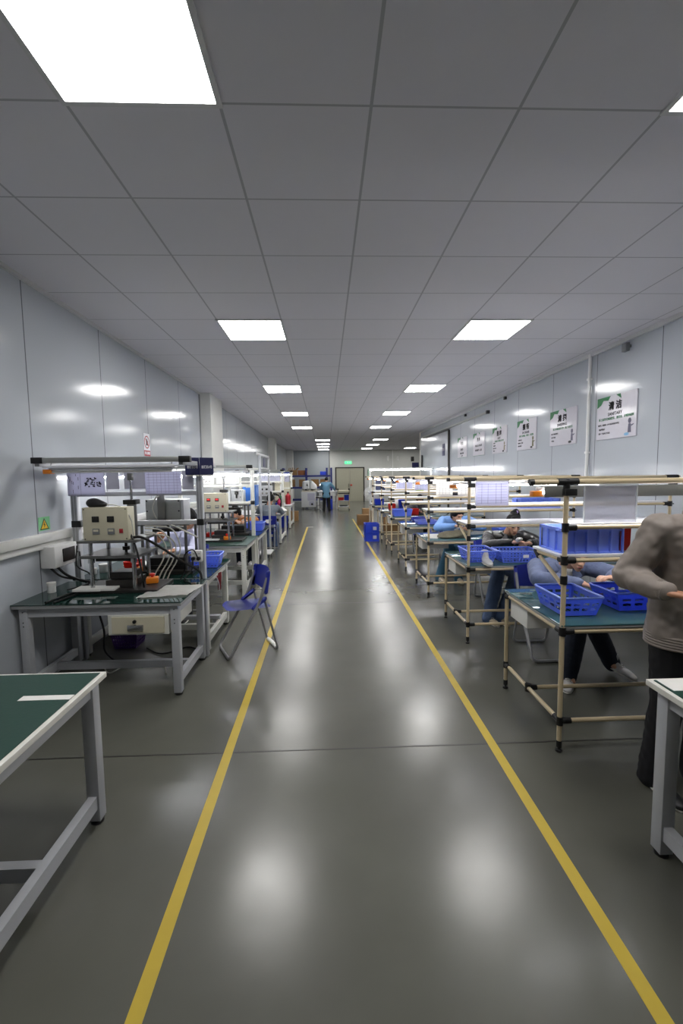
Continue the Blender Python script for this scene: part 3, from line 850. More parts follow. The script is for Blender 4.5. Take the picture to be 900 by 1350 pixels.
# ================================================================== LEFT ROW: steel benches and presses
def make_bench(label, x0, x1, y0, y1, z, top, fr, drawer=False, edge=None, rear_to_floor=True, glass=True, group='steel benches along the left wall'):
    loc = ((x0 + x1) / 2, (y0 + y1) / 2, 0)
    t = thing('steel_bench', label, 'workbench', loc, 0, group); o = loc
    lx0, lx1, ly0, ly1 = x0 + .07, x1 - .06, y0 + .05, y1 - .05
    s = .03
    for (x, y) in ((lx0, ly0), (lx1, ly0), (lx0, ly1), (lx1, ly1)):
        l = MB().box(x - s, x + s, y - s, y + s, .02, z - .03, .003).build('leg', fr, t, True, o)
        MB().lathe([(.03, 0), (.03, .012), (.012, .018), (.012, .03)], (x, y, 0), 10).build('levelling_foot', M.black, l, True, o)
        if y == ly0:
            q = MB()
            for zz in (z - .06, z - .14, z - .17): q.tube([(x, y - s - .001, zz), (x, y - s - .004, zz)], .005, 6)
            q.build('bolt', M.darksteel, l, True, o)
    a = MB()
    a.box(lx0, lx1, ly0 - .02, ly0 + .02, z - .10, z - .03).box(lx0, lx1, ly1 - .02, ly1 + .02, z - .10, z - .03)
    a.box(lx0 - .02, lx0 + .02, ly0, ly1, z - .10, z - .03).box(lx1 - .02, lx1 + .02, ly0, ly1, z - .10, z - .03)
    a.build('apron', fr, t, False, o)
    a = MB()
    for x in (lx0, lx1): a.box(x - .02, x + .02, ly0, ly1, .085, .15)
    a.box(lx0, lx1, (y0 + y1) / 2 - .02, (y0 + y1) / 2 + .02, .085, .145)
    a.build('stretcher', fr, t, False, o)
    MB().box(x0, x1, y0, y1, z - .03, z - .004, .002).build('desktop', edge or M.edge, t, False, o)
    if glass: MB().box(x0 - .004, x1 + .004, y0 - .004, y1 + .004, z - .0035, z + .004, .001).build('glass_top', top, t, False, o)
    else: MB().box(x0 + .02, x1 - .02, y0 + .02, y1 - .02, z - .0035, z, .001).build('bench_mat', top, t, False, o)
    if drawer:
        dx0, dx1, dz0, dz1 = -1.685, -1.225, z - .255, z - .098
        MB().box(dx0, dx1, y0 + .02, y1 - .15, dz0, dz1, .003).build('drawer_case', M.framelight, t, False, o)
        dr = MB().box(dx0 + .035, dx1 - .03, y0 + .004, y0 + .019, dz0 + .016, dz1 - .012, .002).build('drawer', M.cream, t, False, o)
        MB().box(-1.53, -1.41, y0 - .01, y0 + .004, dz0 + .04, dz0 + .085, .004).build('drawer_handle', M.chrome, dr, True, o)
        MB().tube([(-1.475, y0 - .008, dz0 + .11), (-1.475, y0 + .005, dz0 + .11)], .014, 10).build('drawer_lock', M.black, dr, True, o)
    return t
ZB = .75
make_bench('large steel bench nearest on the left wall, with a drawer and a glass-topped green surface', -2.385, -1.12, 3.32, 4.07, ZB, M.glass_green, M.frame, True)
make_bench('steel bench behind the nearest left one, where the person in a lilac shirt sits', -2.385, -1.12, 4.142, 5.06, ZB, M.glass_green, M.framelight)
make_bench('steel bench with the small orange emergency button, third along the left wall', -2.385, -1.10, 6.04, 7.0, ZB, M.mat_green, M.framelight, glass=True)
make_bench('steel bench holding the blue tray, in front of the person in orange plaid', -2.385, -1.08, 7.03, 8.15, ZB, M.glass_green, M.framelight)
make_bench('pale steel bench the person in the grey sweatshirt works at', -2.385, -1.10, 10.95, 12.45, ZB, M.laminate, M.framelight, glass=False)
make_bench('farthest pale steel bench on the left, near the cardboard box', -2.385, -1.12, 14.15, 15.75, ZB, M.laminate, M.framelight, glass=False)
t0 = make_bench('green-topped white-edged bench at the lower left corner, closest to the camera', -2.385, -1.10, 1.25, 2.14, ZB, M.mat_green, M.frame, False, M.whiteedge, glass=False)
MB().box(-1.34, -1.12, 1.86, 1.90, ZB - .0035, ZB + .0015).build('white_tape', M.paper, t0, False, (t0.location))
t0b = make_bench('green-topped white-edged bench at the lower right corner, in front of the taupe jacket', 1.40, 3.5, .95, 1.82, .79, M.mat_green, M.frame, False, M.whiteedge, glass=False, group='steel benches beside the camera')
MB().box(1.43, 1.56, 1.70, 1.80, .7865, .7915).build('paper_note', M.paper, t0b, False, t0b.location)

def make_overhead(label, y, fr, yl, lit, post_z0=0.0, xr=-1.165, xl=-2.30):
    loc = ((xl + xr) / 2, y, post_z0)
    t = thing('overhead_bench_frame', label, 'frame', loc, 0, 'overhead frames over the left benches'); o = loc
    for x in (xl, xr):
        p = MB().box(x - .028, x + .028, y - .028, y + .028, post_z0, 1.80, .004).build('post', fr, t, True, o)
        q = MB()
        for dx in (-.012, .012): q.box(x + dx - .002, x + dx + .002, y - .0285, y - .027, post_z0 + .02, 1.78)
        q.build('post_groove', M.steel, p, False, o)
    for z in (1.555, 1.285): MB().box(xl + .028, xr - .028, y - .02, y + .02, z - .02, z + .02, .003).build('crossbeam', fr, t, True, o)
    for x, s in ((xl, 1), (xr, -1)):
        MB().box(x - .03, x + .05 * 1 if s > 0 else x + .03, y - .034, y + .03, 1.255, 1.315, .004).build('clamp', M.black, t, True, o)
        MB().box(x - .018, x + .018, yl, y + .56, 1.80, 1.84, .003).build('lamp_arm', fr, t, True, o)
    pr = MB().box(xl + .02, xr + .05, yl - .025, yl + .025, 1.825, 1.868, .004).build('top_profile', M.alu, t, True, o)
    for x in (xl - .03, xr - .01): MB().box(x, x + .09, yl - .028, yl + .028, 1.822, 1.871, .004).build('profile_end', M.black, pr, True, o)
    return t
make_overhead('overhead frame on the nearest left bench, hung with documents', 4.105, M.frame, 3.60, False)
make_overhead('brightly lit overhead frame above the bench with the orange button', 7.015, M.framelight, 6.6, True, ZB + .004)
make_overhead('overhead frame above the bench of the person in the grey sweatshirt', 11.9, M.framelight, 11.5, True, ZB)
make_overhead('farthest left overhead frame, holding red and green items', 15.0, M.framelight, 14.6, True, ZB)

def lamp(label, x0, x1, y, z, on=True, orange=True):
    t = thing('bench_lamp', label, 'lamp', ((x0 + x1) / 2, y, z), 0, 'lamps over the left benches'); o = ((x0 + x1) / 2, y, z)
    MB().box(x0, x1, y - .05, y + .05, z + .03, z + .05, .004).box(x0 + .03, x1 - .03, y - .022, y + .022, z + .012, z + .03, .003).build('reflector', M.laminate, t, True, o)
    MB().tube([(x0 + .04, y, z), (x1 - .04, y, z)], .010, 8).build('tube', M.tube if on else M.white, t, True, o)
    MB().box(x0 - .01, x0 + .05, y - .03, y + .03, z - .015, z + .02, .004).build('end_cap', M.orange if orange else M.white, t, True, o)
    MB().tube([(x1 - .04, y, z + .05), (x1 - .03, y, z + .08), (x1 - .05, y, z + .09)], .004, 6).tube([(x0 + .04, y, z + .05), (x0 + .05, y, z + .09)], .004, 6).build('hook', M.alu, t, True, o)
lamp('unlit white lamp with orange end under the nearest left overhead frame', -2.23, -1.20, 3.60, 1.755, False)
lamp('lit white lamp behind the hung documents of the nearest left frame', -2.34, -1.12, 4.55, 1.71, True, False)
lamp('bright lit lamp across the second left overhead frame', -2.25, -1.16, 6.6, 1.737, True, False)
lamp('lit lamp above the bench of the person in orange plaid', -2.34, -1.12, 7.5, 1.71, True, False)
lamp('lit lamp of the third left overhead frame, above the grey sweatshirt', -2.25, -1.16, 11.5, 1.737, True, False)
lamp('lit lamp of the farthest left overhead frame', -2.25, -1.16, 14.6, 1.737, True, False)

# documents on the left frames
def doc(label, x0, x1, y, z0, z1, kind, m=None):
    t = thing('hung_document', label, 'document', ((x0 + x1) / 2, y, z0), 0, 'documents on the left frames'); o = ((x0 + x1) / 2, y, z0)
    MB().sheet(lambda u, v: V((x0 + (x1 - x0) * u, y + .003 * math.sin(u * 6), z0 + (z1 - z0) * v)), 8, 4, .003).build('sheet', m or M.lilac, t, True, o)
    g = MB(); R = random.Random(int(abs(x0) * 1000)); yy = y - .0065
    if kind == 'grid':
        for i in range(1, 8):
            z = z0 + (z1 - z0) * i / 8; g.box(x0 + .015, x1 - .015, yy, yy + .001, z - .001, z + .001)
        for i in range(1, 9):
            x = x0 + (x1 - x0) * (i / 9 + R.uniform(-.02, .02)); g.box(x - .0008, x + .0008, yy, yy + .001, z0 + .01, z1 - .01)
    elif kind == 'diagram':
        w = x1 - x0; h = z1 - z0
        for i in range(46):
            x = x0 + w * R.uniform(.48, .90); z = z0 + h * R.uniform(.38, .74)
            g.box(x - R.uniform(.003, .010), x + R.uniform(.003, .010), yy, yy + .001, z - R.uniform(.003, .008), z + R.uniform(.003, .008))
        for i in range(9):
            x = x0 + w * R.uniform(.04, .34); z = z0 + h * R.uniform(.1, .9)
            g.box(x - .002, x + .002, yy, yy + .001, z - R.uniform(.006, .02), z + R.uniform(.006, .02))
        g.box(x0 + w * .36, x0 + w * .364, yy, yy + .001, z0 + .005, z1 - .005)
    else:
        for i in range(10):
            x = x0 + (x1 - x0) * R.uniform(.15, .85); z = z0 + (z1 - z0) * R.uniform(.2, .8)
            g.box(x - R.uniform(.004, .02), x + R.uniform(.004, .02), yy, yy + .001, z - .004, z + .004)
    g.build('printed_lines', M.dark_ink if kind != 'grid' else M.docink, t, False, o)
doc('lilac sheet with a dark drawing at the left of the nearest left frame', -2.315, -1.985, 4.025, 1.545, 1.76, 'diagram')
doc('lilac printed table sheet at the right of the nearest left frame', -1.625, -1.305, 4.025, 1.55, 1.755, 'grid')
tag(MB().box(-1.98, -1.865, 4.04, 4.046, 1.60, 1.76).build('lilac_panel', M.lilac), 'narrow lilac panel right of the dark drawing on the nearest left frame', 'panel')
tag(MB().box(-1.82, -1.63, 4.04, 4.046, 1.60, 1.76).build('lilac_panel', M.lilac), 'lilac panel left of the printed table sheet on the nearest left frame', 'panel')
tag(MB().box(-1.30, -1.20, 4.04, 4.046, 1.59, 1.76).build('lilac_panel', M.lilac), 'small lilac panel between the printed table sheet and the post on the nearest left frame', 'panel')
doc('white sheet hanging in the bright second left frame', -1.72, -1.36, 6.985, 1.59, 1.74, 'grid', M.paper)
doc('white sheet at the left of the bright second left frame', -2.0, -1.76, 6.985, 1.59, 1.74, 'marks', M.paper)
doc('lilac sheet with dark marks on the third left frame', -1.74, -1.22, 11.87, 1.57, 1.76, 'marks')
doc('small lilac sheet on the farthest left frame', -1.40, -1.22, 14.97, 1.5, 1.74, 'marks')

# navy number plates beside the nearest left frame
for (x, y, lab) in ((-1.19, 3.985, 'navy plate with white characters left of the wall seam, on the nearest left frame'), (-1.075, 4.03, 'navy plate with white characters right of the wall seam, beside the nearest left frame')):
    t = thing('number_plate', lab, 'sign', (x, y, 1.72), math.radians(32), 'navy plates with white characters')
    MB().box(-.062, .062, -.004, .004, 0, .155, .002).build('plate', M.navy, t, False)
    MB().box(-.058, .058, -.006, .006, -.012, 0).build('plate_foot', M.whiteedge, t, False)
    lettering([('套膜机' + ('3号' if x < -1.1 else '4号'), 0, .068, .030, .0008, .72)], M.signwhite, t, Matrix.Translation((0, -.0045, 0)) @ frame_m((0, 0, 0), (1, 0, 0), (0, 0, 1)))
    a = MB().box(.04, .06, -.003, .04, .1, .13).build('plate_bracket', M.alu, t, False)

# presses
def press(label, c, m_box, disp, box_h=.27, seed=1, rod=True):
    """heated press: base, four columns, plates, control box on top, cylinder behind"""
    t = thing('hot_press', label, 'press machine', c, 0, 'hot presses on the left benches')
    MB().box(-.33, .33, -.18, .22, .0, .024, .003).build('base_plate', M.darksteel, t, False)
    for x in (-.21, .135):
        for y in (-.13, .165):
            q = MB().tube([(x, y, .02), (x, y, .42)], .0165, 10).tube([(x, y, .25), (x, y, .30)], .026, 10)
            q.build('column', M.chrome, t)
    MB().box(-.265, .20, -.20, .22, .295, .318, .002).build('moving_plate', M.steel, t, False)
    MB().box(-.17, .11, -.14, .16, .262, .294, .002).build('heater_plate', M.darksteel, t, False)
    MB().box(-.10, .08, -.05, .12, .09, .15, .004).box(-.13, .11, -.08, .16, .025, .088, .003).build('lower_die', M.darksteel, t, False)
    MB().tube([(.02, 0, .318), (.02, 0, .42)], .012, 8).tube([(.02, 0, .335), (.02, 0, .365)], .03, 10).build('ram', M.darksteel, t)
    MB().box(-.29, .19, -.19, .22, .42, .44, .002).build('top_plate', M.steel, t, False)
    b = MB().box(-.235, .125, -.18, -.05, .441, .441 + box_h, .004).build('control_box', m_box, t, True)
    g = MB()
    for x in (-.22, .11):
        for z in (.455, .441 + box_h - .015): g.tube([(x, -.184, z), (x, -.18, z)], .005, 6)
    g.build('corner_screw', M.black, b)
    top = .441 + box_h
    for i, x in enumerate((-.13, -.01)):
        for j, z in enumerate((top - .095, top - .195)):
            q = MB().box(x - .028, x + .028, -.188, -.18, z - .024, z + .024, .003).build('display_meter', M.black if j == 0 else M.concrete_cap, b, False)
            MB().box(x - .019, x + .019, -.19, -.188, z - (.004 if j == 0 else .0), z + .016).build('display_screen', disp if j == 0 else M.cream, q, False)
    MB().box(.055, .085, -.188, -.18, top - .21, top - .175, .003).build('power_switch', M.signred, b, False)
    if rod:
        cy = MB().tube([(.02, .15, .44), (.02, .15, .72)], .04, 14).build('cylinder', M.steel, t)
        MB().box(-.035, .075, .10, .2, .715, .755, .004).build('cylinder_cap', M.black, t, True)
        MB().tube([(.02, .15, .75), (.02, .15, .95)], .012, 10).build('rod', M.chrome, t)
        MB().box(.0, .04, .13, .17, .925, .99, .004).build('rod_end', M.steel, t, True)
    return t
press('beige hot press with a black mouse on top, on the nearest left bench', (-1.735, 3.78, ZB + .004), M.cream, M.darksteel)
press('beige hot press with red displays, on the bench with the small orange button', (-1.56, 6.55, ZB + .004), M.cream, M.redlens)
press('white hot press in front of the grey sweatshirt', (-1.50, 11.45, ZB), M.machinewhite, M.darksteel)

def press_b(label, c, m_box, m_front, front=False):
    """second press type: wide control box high up on slim posts over a long die"""
    t = thing('die_press', label, 'press machine', c, 0, 'die presses on the left benches')
    MB().box(-.27, .29, -.2, .24, 0, .035, .003).build('base_plate', M.darksteel, t, False)
    MB().box(-.22, .22, -.12, .15, .036, .075, .003).box(-.18, .19, -.1, .1, .076, .15, .006).build('lower_die', M.black, t, False)
    for x in (-.2, .22):
        for y in (-.15, .18): MB().tube([(x, y, .03), (x, y, .48)], .0145, 10).build('column', M.steel, t)
    MB().box(-.25, .27, -.19, .22, .48, .5, .002).build('top_plate', M.steel, t, False)
    MB().box(-.12, .14, -.1, .12, .41, .44, .002).tube([(.0, 0, .33), (.0, 0, .48)], .014, 8).build('moving_plate', M.darksteel, t, False)
    b = MB().box(-.18, .16, -.09, .13, .50, .73, .005).build('control_box', m_box, t, True)
    MB().box(.163, .19, -.085, .125, .505, .725, .003).build('side_cover', m_front, b, False)
    g = MB()
    for x in (-.165, .145):
        for z in (.515, .615, .715): g.tube([(x, -.094, z), (x, -.09, z)], .008, 8)
    g.build('corner_screw', M.black, b)
    if front:
        f = MB().tube([(-.03, -.13, .5), (-.03, -.13, .78)], .034, 14).build('cylinder', M.machinewhite, t)
        MB().box(-.075, .015, -.17, -.09, .78, .81, .004).box(-.075, .015, -.17, -.09, .49, .52, .004).build('cylinder_cap', M.darksteel, t, True)
        MB().tube([(.09, -.13, .66), (.09, -.12, .70)], .03, 10).tube([(.09, -.13, .6), (.09, -.13, .66)], .015, 8).build('pressure_gauge', M.darksteel, t)
    else:
        MB().box(-.05, .02, -.13, -.092, .5, .78, .004).build('cylinder', M.steel, t, True)
    return t
press_b('grey-boxed die press seen from behind, on the bench of the person in a lilac shirt', (-1.60, 4.47, ZB + .004), M.alu, M.frame)
press_b('white die press with an upright cylinder, left of the azure blue box', (-1.53, 7.25, ZB + .004), M.machinewhite, M.white, True)
press_b('cream die press on the far side of the grey sweatshirt bench', (-1.42, 12.2, ZB), M.cream, M.white, False)
press_b('cream machine on the farthest pale bench on the left', (-1.75, 14.7, ZB), M.cream, M.cream, True)

# things on the nearest left benches
t = thing('computer_mouse', 'black mouse lying on top of the nearest beige press', 'mouse', (-1.885, 3.665, 1.468))
remesh(MB().hull([((-.02, 0, .03), (.06, .05, .042)), ((.03, 0, .018), (.06, .045, .026))], 12), .005, 3, 'mouse_body', M.black, t)
MB().tube([(.08, .0, .016), (.13, .0, .014), (.19, .0, .0), (.26, -.03, -.04), (.30, -.05, -.12), (.31, -.05, -.24)], .005, 6).build('mouse_cord', M.cable_grey, t)
def estop(label, c):
    t = thing('emergency_stop', label, 'emergency button', c, .3, 'emergency stop boxes')
    MB().box(-.05, .05, -.045, .045, 0, .025, .004).build('base', M.black, t, True)
    MB().box(-.05, .05, -.045, .045, .025, .075, .008).build('box', M.orange, t, True)
    MB().lathe([(.012, .075), (.012, .088), (.022, .09), (.024, .104), (.016, .11)], (0, 0, 0), 14).build('button', M.red, t)
estop('orange box with a red emergency button on the nearest left bench', (-1.535, 3.85, ZB + .005))
estop('orange box with a red emergency button on the third left bench', (-1.46, 6.45, ZB + .005))
estop('orange box with a red emergency button behind the die press on the second left bench', (-1.86, 4.32, ZB + .005))
tag(MB().box(-2.08, -1.86, 3.585, 3.60, ZB + .029, ZB + .046).box(-2.08, -1.75, 3.6, 3.72, ZB + .029, ZB + .046).build('cream_board', M.paper), 'cream board lying on the base of the nearest beige press', 'board')
tag(MB().box(-1.89, -1.57, 6.36, 6.5, ZB + .029, ZB + .043).build('white_board', M.paper), 'white board lying on the base of the press with red displays', 'board')
def crumple(u, v):
    x = -1.50 + .38 * u + .05 * v; y = 3.42 + .40 * v - .10 * u * v + .06 * u
    return V((x, y, ZB + .012 + .012 * abs(noise.noise(V((u * 4, v * 4, 2)))) + .006 * u * v))
tag(MB().sheet(crumple, 18, 18, .002).build('plastic_sheet', M.paper), 'large crumpled white sheet at the front right corner of the nearest left bench', 'sheet')
def jar(label, c, r, h, m, name='white_jar'):
    t = thing(name, label, 'jar', c, 0, 'white jars on the left benches')
    MB().lathe([(r * .92, 0), (r, .005), (r, h * .7), (r * .95, h * .72)], (0, 0, 0), 18).build('jar_body', m, t)
    MB().lathe([(r * 1.08, h * .72), (r * 1.1, h * .74), (r * 1.1, h), (r * .9, h * 1.02)], (0, 0, 0), 18).build('lid', M.paper, t)
jar('white jar standing against the wall on the nearest left bench', (-2.30, 3.68, ZB + .005), .032, .085, M.white)
jar('larger white tub on the second left bench, seen between the press columns', (-2.25, 4.45, ZB + .005), .045, .085, M.white)
jar('smaller white jar beside the larger tub on the second left bench', (-2.31, 4.36, ZB + .005), .03, .06, M.white)
make_basket('small_tray', 'red tray seen between the columns of the nearest press, on the second left bench', 'tray', (-2.02, 4.62, ZB + .005), 0, .17, .14, .075, M.red, .88, False)
make_basket('small_tray', 'red tray on the bench with the orange button, left of the press columns', 'tray', (-1.78, 6.85, ZB + .005), 0, .17, .14, .075, M.red, .88, False)
make_basket('plastic_basket', 'blue basket on the second left bench, partly behind the socket box', 'basket', (-1.31, 4.66, ZB + .005), 0.05, .38, .28, .13, M.blue, .84, True, 'blue baskets on the benches')
make_basket('plastic_basket', 'blue basket on the bench of the person in orange plaid', 'basket', (-1.24, 7.72, ZB + .005), 0, .30, .34, .14, M.blue, .84, False, 'blue baskets on the benches')
tag(MB().box(-2.2, -1.75, 4.75, 5.0, ZB + .005, ZB + .012).build('paper_stack', M.paper), 'white papers at the back of the second left bench', 'paper')
# hanging azure box on the second frame
t = thing('parts_box', 'azure blue box mounted on the post of the bright second left frame', 'box', (-1.29, 7.66, 1.20))
MB().box(-.12, .10, -.16, .16, 0, .34, .008).build('box_body', M.bluebox, t, True)
MB().box(-.125, .105, -.165, .165, .34, .35, .003).build('lid', M.bluebox, t, True)
MB().box(.02, .06, -.64, -.16, .06, .10, .003).box(.02, .06, -.64, -.16, .32, .34, .003).build('mounting_bracket', M.framelight, t, False)
# maroon cloth hanging from the bench edge
def rag(u, v):
    w = (1 - v)
    return V((-1.103 + .012 * math.sin(u * 7 + v * 3) + .012, 4.28 + .2 * u * (1 - .75 * v) + .10 * v, ZB - .02 - .17 * v))
t = thing('hanging_cloth', 'maroon cloth with white edging hanging off the second left bench', 'cloth', (-1.09, 4.38, .73))
MB().sheet(rag, 10, 10, .004).build('cloth', M.redcloth, t, True, (-1.09, 4.38, .73))
MB().tube([rag(0, k / 8) for k in range(9)] + [rag(1, 1 - k / 8) for k in range(9)], .004, 5).build('edging', M.paper, t, True, (-1.09, 4.38, .73))
# socket box on the post
t = thing('power_socket', 'white double socket box with black plug on the nearest left frame post', 'socket', (-1.18, 4.0, .93))
MB().box(-.052, .042, -.02, .03, 0, .105, .006).build('socket_box', M.white, t, True)
g = MB()
for x in (-.03, .015):
    g.box(x - .004, x - .001, -.0215, -.02, .07, .082).box(x + .007, x + .01, -.0215, -.02, .07, .082)
g.build('socket_holes', M.black, t, False)
for x in (-.028, .02): MB().tube([(x, -.02, .035), (x, -.052, .035)], .017, 10).build('plug', M.black, t)

# cables
def cable(label, pts, r, m, name='cable', sm=True):
    P = [V(p) for p in pts]; Q = []
    for i in range(len(P) - 1):
        a, b, c, d_ = P[max(i - 1, 0)], P[i], P[i + 1], P[min(i + 2, len(P) - 1)]
        for k in range(8):
            t = k / 8
            Q.append(.5 * ((2 * b) + (c - a) * t + (2 * a - 5 * b + 4 * c - d_) * t * t + (3 * b - a - 3 * c + d_) * t ** 3))
    Q.append(P[-1])
    return tag(MB().tube(Q, r, 7).build(name, m), label, 'cable', 'cables at the left benches')
z = ZB + .012
cable('thick black cable from the wall box down across the nearest left bench', [(-2.28, 3.75, .95), (-2.25, 3.82, .87), (-2.2, 3.92, .80), (-2.15, 3.95, z), (-2.1, 3.7, z), (-2.13, 3.42, z), (-2.14, 3.34, z)], .011, M.rubber)
cable('second black cable from the wall box, joining the first at the post', [(-2.32, 3.72, .95), (-2.28, 3.80, .86), (-2.19, 3.93, .80), (-2.10, 3.93, z), (-2.04, 3.65, z), (-2.08, 3.34, z)], .009, M.rubber)
cable('thin black cable looping beside the left post of the nearest frame', [(-2.24, 3.98, 1.1), (-2.25, 3.98, .92), (-2.1, 3.9, .86), (-2.05, 3.8, .80), (-2.2, 3.72, z)], .006, M.rubber)
cable('thick black cable swooping from the nearest press to the right post', [(-1.60, 3.66, 1.21), (-1.52, 3.66, 1.205), (-1.4, 3.75, 1.10), (-1.28, 3.9, .95), (-1.16, 3.95, .86), (-1.13, 3.94, .78)], .011, M.rubber)
cable('black cable hanging in front of the press down to the orange button', [(-1.62, 3.66, 1.24), (-1.56, 3.6, 1.15), (-1.52, 3.58, 1.0), (-1.52, 3.62, .85), (-1.55, 3.72, z), (-1.54, 3.8, z)], .008, M.rubber)
cable('black plug lead hanging below the white socket box', [(-1.21, 3.95, .965), (-1.21, 3.93, .88), (-1.26, 3.85, .80), (-1.22, 3.9, z), (-1.3, 3.96, z)], .006, M.rubber)
cable('black lead rising from the socket box to the machines', [(-1.16, 3.95, .965), (-1.20, 3.94, 1.05), (-1.28, 3.95, 1.0), (-1.30, 4.0, .86), (-1.34, 3.98, z)], .006, M.rubber)
cable('white cable stretched across in front of the lilac shirt', [(-1.62, 4.2, 1.29), (-1.45, 4.2, 1.24), (-1.3, 4.15, 1.18), (-1.18, 4.1, 1.13)], .008, M.cable_grey)
for i, (dx, dz) in enumerate(((-.04, 0), (.01, .03), (.05, -.02), (.09, .05))):
    cable(f'pale hose of the bundle curving down behind the nearest press, {ORD[i]} from the left', [(-1.62, 3.95, 1.22 + dz), (-1.50 + dx, 4.0, 1.19 + dz), (-1.43 + dx, 4.02, 1.08), (-1.46 + dx, 4.02, .95), (-1.52 + dx, 4.0, .84), (-1.55 + dx, 3.98, z)], .0065, M.cable_grey, 'hose')
cable('white hose looping up beside the grey-boxed press', [(-1.66, 4.33, 1.30), (-1.68, 4.3, 1.40), (-1.65, 4.3, 1.5), (-1.62, 4.32, 1.52)], .007, M.cable_grey, 'hose')
cable('black cable hanging under the nearest left bench', [(-2.1, 3.98, .70), (-2.09, 3.99, .5), (-2.05, 3.99, .3), (-2.06, 4.0, .12), (-1.95, 3.98, .012)], .009, M.rubber)
cable('grey cable lying on the floor under the nearest left bench', [(-2.05, 3.95, .012), (-1.9, 3.75, .012), (-1.8, 4.0, .012), (-1.65, 3.85, .012), (-1.5, 3.9, .012), (-1.4, 3.7, .012)], .006, M.cable_grey)
cable('black cable lying across the floor behind the drawer', [(-1.8, 4.3, .012), (-1.6, 4.15, .012), (-1.4, 4.3, .012), (-1.25, 4.2, .012)], .008, M.rubber)
make_basket('waste_basket', 'purple perforated basket on the floor under the nearest left bench', 'basket', (-2.02, 4.42, 0), 0, .26, .26, .16, M.purple, .8, True)
t = thing('foot_rest', 'long steel footrest bar on the floor behind the nearest left bench', 'footrest', (-1.6, 4.75, 0))
MB().box(-.55, .42, -.03, .03, .15, .19, .003).build('bar', M.frame, t, True)
for x in (-.5, .36): MB().box(x - .02, x + .02, -.02, .02, 0, .15).build('leg', M.frame, t, True)

# wall trunking, electrical box, signs
t = thing('wall_trunking', 'white cable trunking running along the left wall', 'trunking', (XL, 3.5, 1.2))
MB().box(.001, .055, -4.5, 5.1, -.03, .045, .006).build('trunk_body', M.trunk, t, True)
MB().box(.001, .035, -4.5, 5.1, -.085, -.035, .004).build('lower_duct', M.trunk, t, True)
t = thing('electrical_box', 'white electrical box with a dark window on the left wall', 'electrical box', (XL, 3.87, .95))
MB().box(.001, .125, -.165, .165, 0, .185, .01).build('box_body', M.white, t, True)
MB().box(.1255, .132, -.06, .12, .035, .15, .004).build('window', M.darksteel, t, True)
MB().tube([(.13, .15, .09), (.15, .155, .09), (.155, .155, -.05)], .006, 6).build('side_lead', M.rubber, t)
t = thing('voltage_sign', 'green sticker with a yellow lightning triangle on the left wall', 'sign', (XL, 3.79, 1.265))
MB().box(.001, .003, -.075, .075, 0, .115).build('backing', M.warngreen, t, False)
fr = FL((.0031, 0, 0))
MB().prism([(-.06, .008), (.06, .008), (0, .106)], fr, .0006).build('triangle_border', M.black, t, False)
MB().prism([(-.045, .016), (.045, .016), (0, .09)], FL((.0038, 0, 0)), .0006).build('triangle', M.warnyellow, t, False)
MB().prism([(.004, .074), (-.014, .046), (-.002, .048), (-.006, .024), (.014, .052), (.002, .05)], FL((.0045, 0, 0)), .0006).build('lightning_mark', M.black, t, False)
t = thing('prohibition_sign', 'white and red prohibition sign with a hand on the left wall', 'sign', (XL, 6.03, 1.99))
MB().box(.001, .006, -.10, .10, 0, .30).build('board', M.signwhite, t, False)
fr = FL((.0065, 0, 0))
MB().prism([(-.1, 0), (.1, 0), (.1, .075), (-.1, .075)], fr, .0006).build('red_band', M.signred, t, False)
lettering([('禁止触摸', 0, .037, .042, .001, 1)], M.signwhite, t, FL((.0075, 0, 0)))
rg = MB(); n = 28
ring = lambda r: [(r * math.cos(2 * PI * k / n), .185 + r * math.sin(2 * PI * k / n)) for k in range(n)]
for k in range(n):
    A, B = ring(.085), ring(.07); k2 = (k + 1) % n
    rg.prism([A[k], A[k2], B[k2], B[k]], fr, .0006)
rg.build('red_ring', M.signred, t, False)
MB().prism([(-.03, .14), (.02, .14), (.034, .2), (.028, .205), (.02, .185), (.016, .235), (.008, .235), (.004, .19), (-.004, .24), (-.012, .235), (-.012, .19), (-.022, .225), (-.03, .22), (-.026, .18)], fr, .0006).build('hand_mark', M.dark_ink, t, False)
MB().prism([(-.055, .225), (-.045, .235), (.055, .145), (.045, .135)], FL((.0072, 0, 0)), .0006).build('red_slash', M.signred, t, False)

# tall pole gantry by the third bench
t = thing('pole_gantry', 'tall grey pole frame standing by the grey sweatshirt, holding a small navy sign', 'frame', (-1.235, 8.35, 0))
for y in (0, 1.25): MB().box(-.02, .02, y - .02, y + .02, 0, 2.13, .003).build('pole', M.frame, t, True)
MB().box(-.018, .018, -.5, 1.27, 2.09, 2.13, .003).build('top_rail', M.frame, t, True)
MB().box(-.016, .016, 0, 1.25, 1.84, 1.87, .003).build('crossbar', M.frame, t, True)
MB().box(-.006, .006, .5, .8, 1.89, 2.06, .002).build('hanging_sign', M.navy, t, False)
# floor dolly near the grey sweatshirt
t = thing('floor_dolly', 'low white dolly on casters on the floor behind the third left bench', 'dolly', (-1.35, 9.2, 0))
MB().box(-.2, .2, -.25, .25, .09, .12, .006).build('deck', M.white, t, True)
for x in (-.16, .16):
    for y in (-.2, .2): MB().tube([(x - .012, y, .04), (x + .012, y, .04)], .04, 12).box(x - .016, x + .016, y - .012, y + .012, .045, .09).build('caster', M.darksteel, t, True)
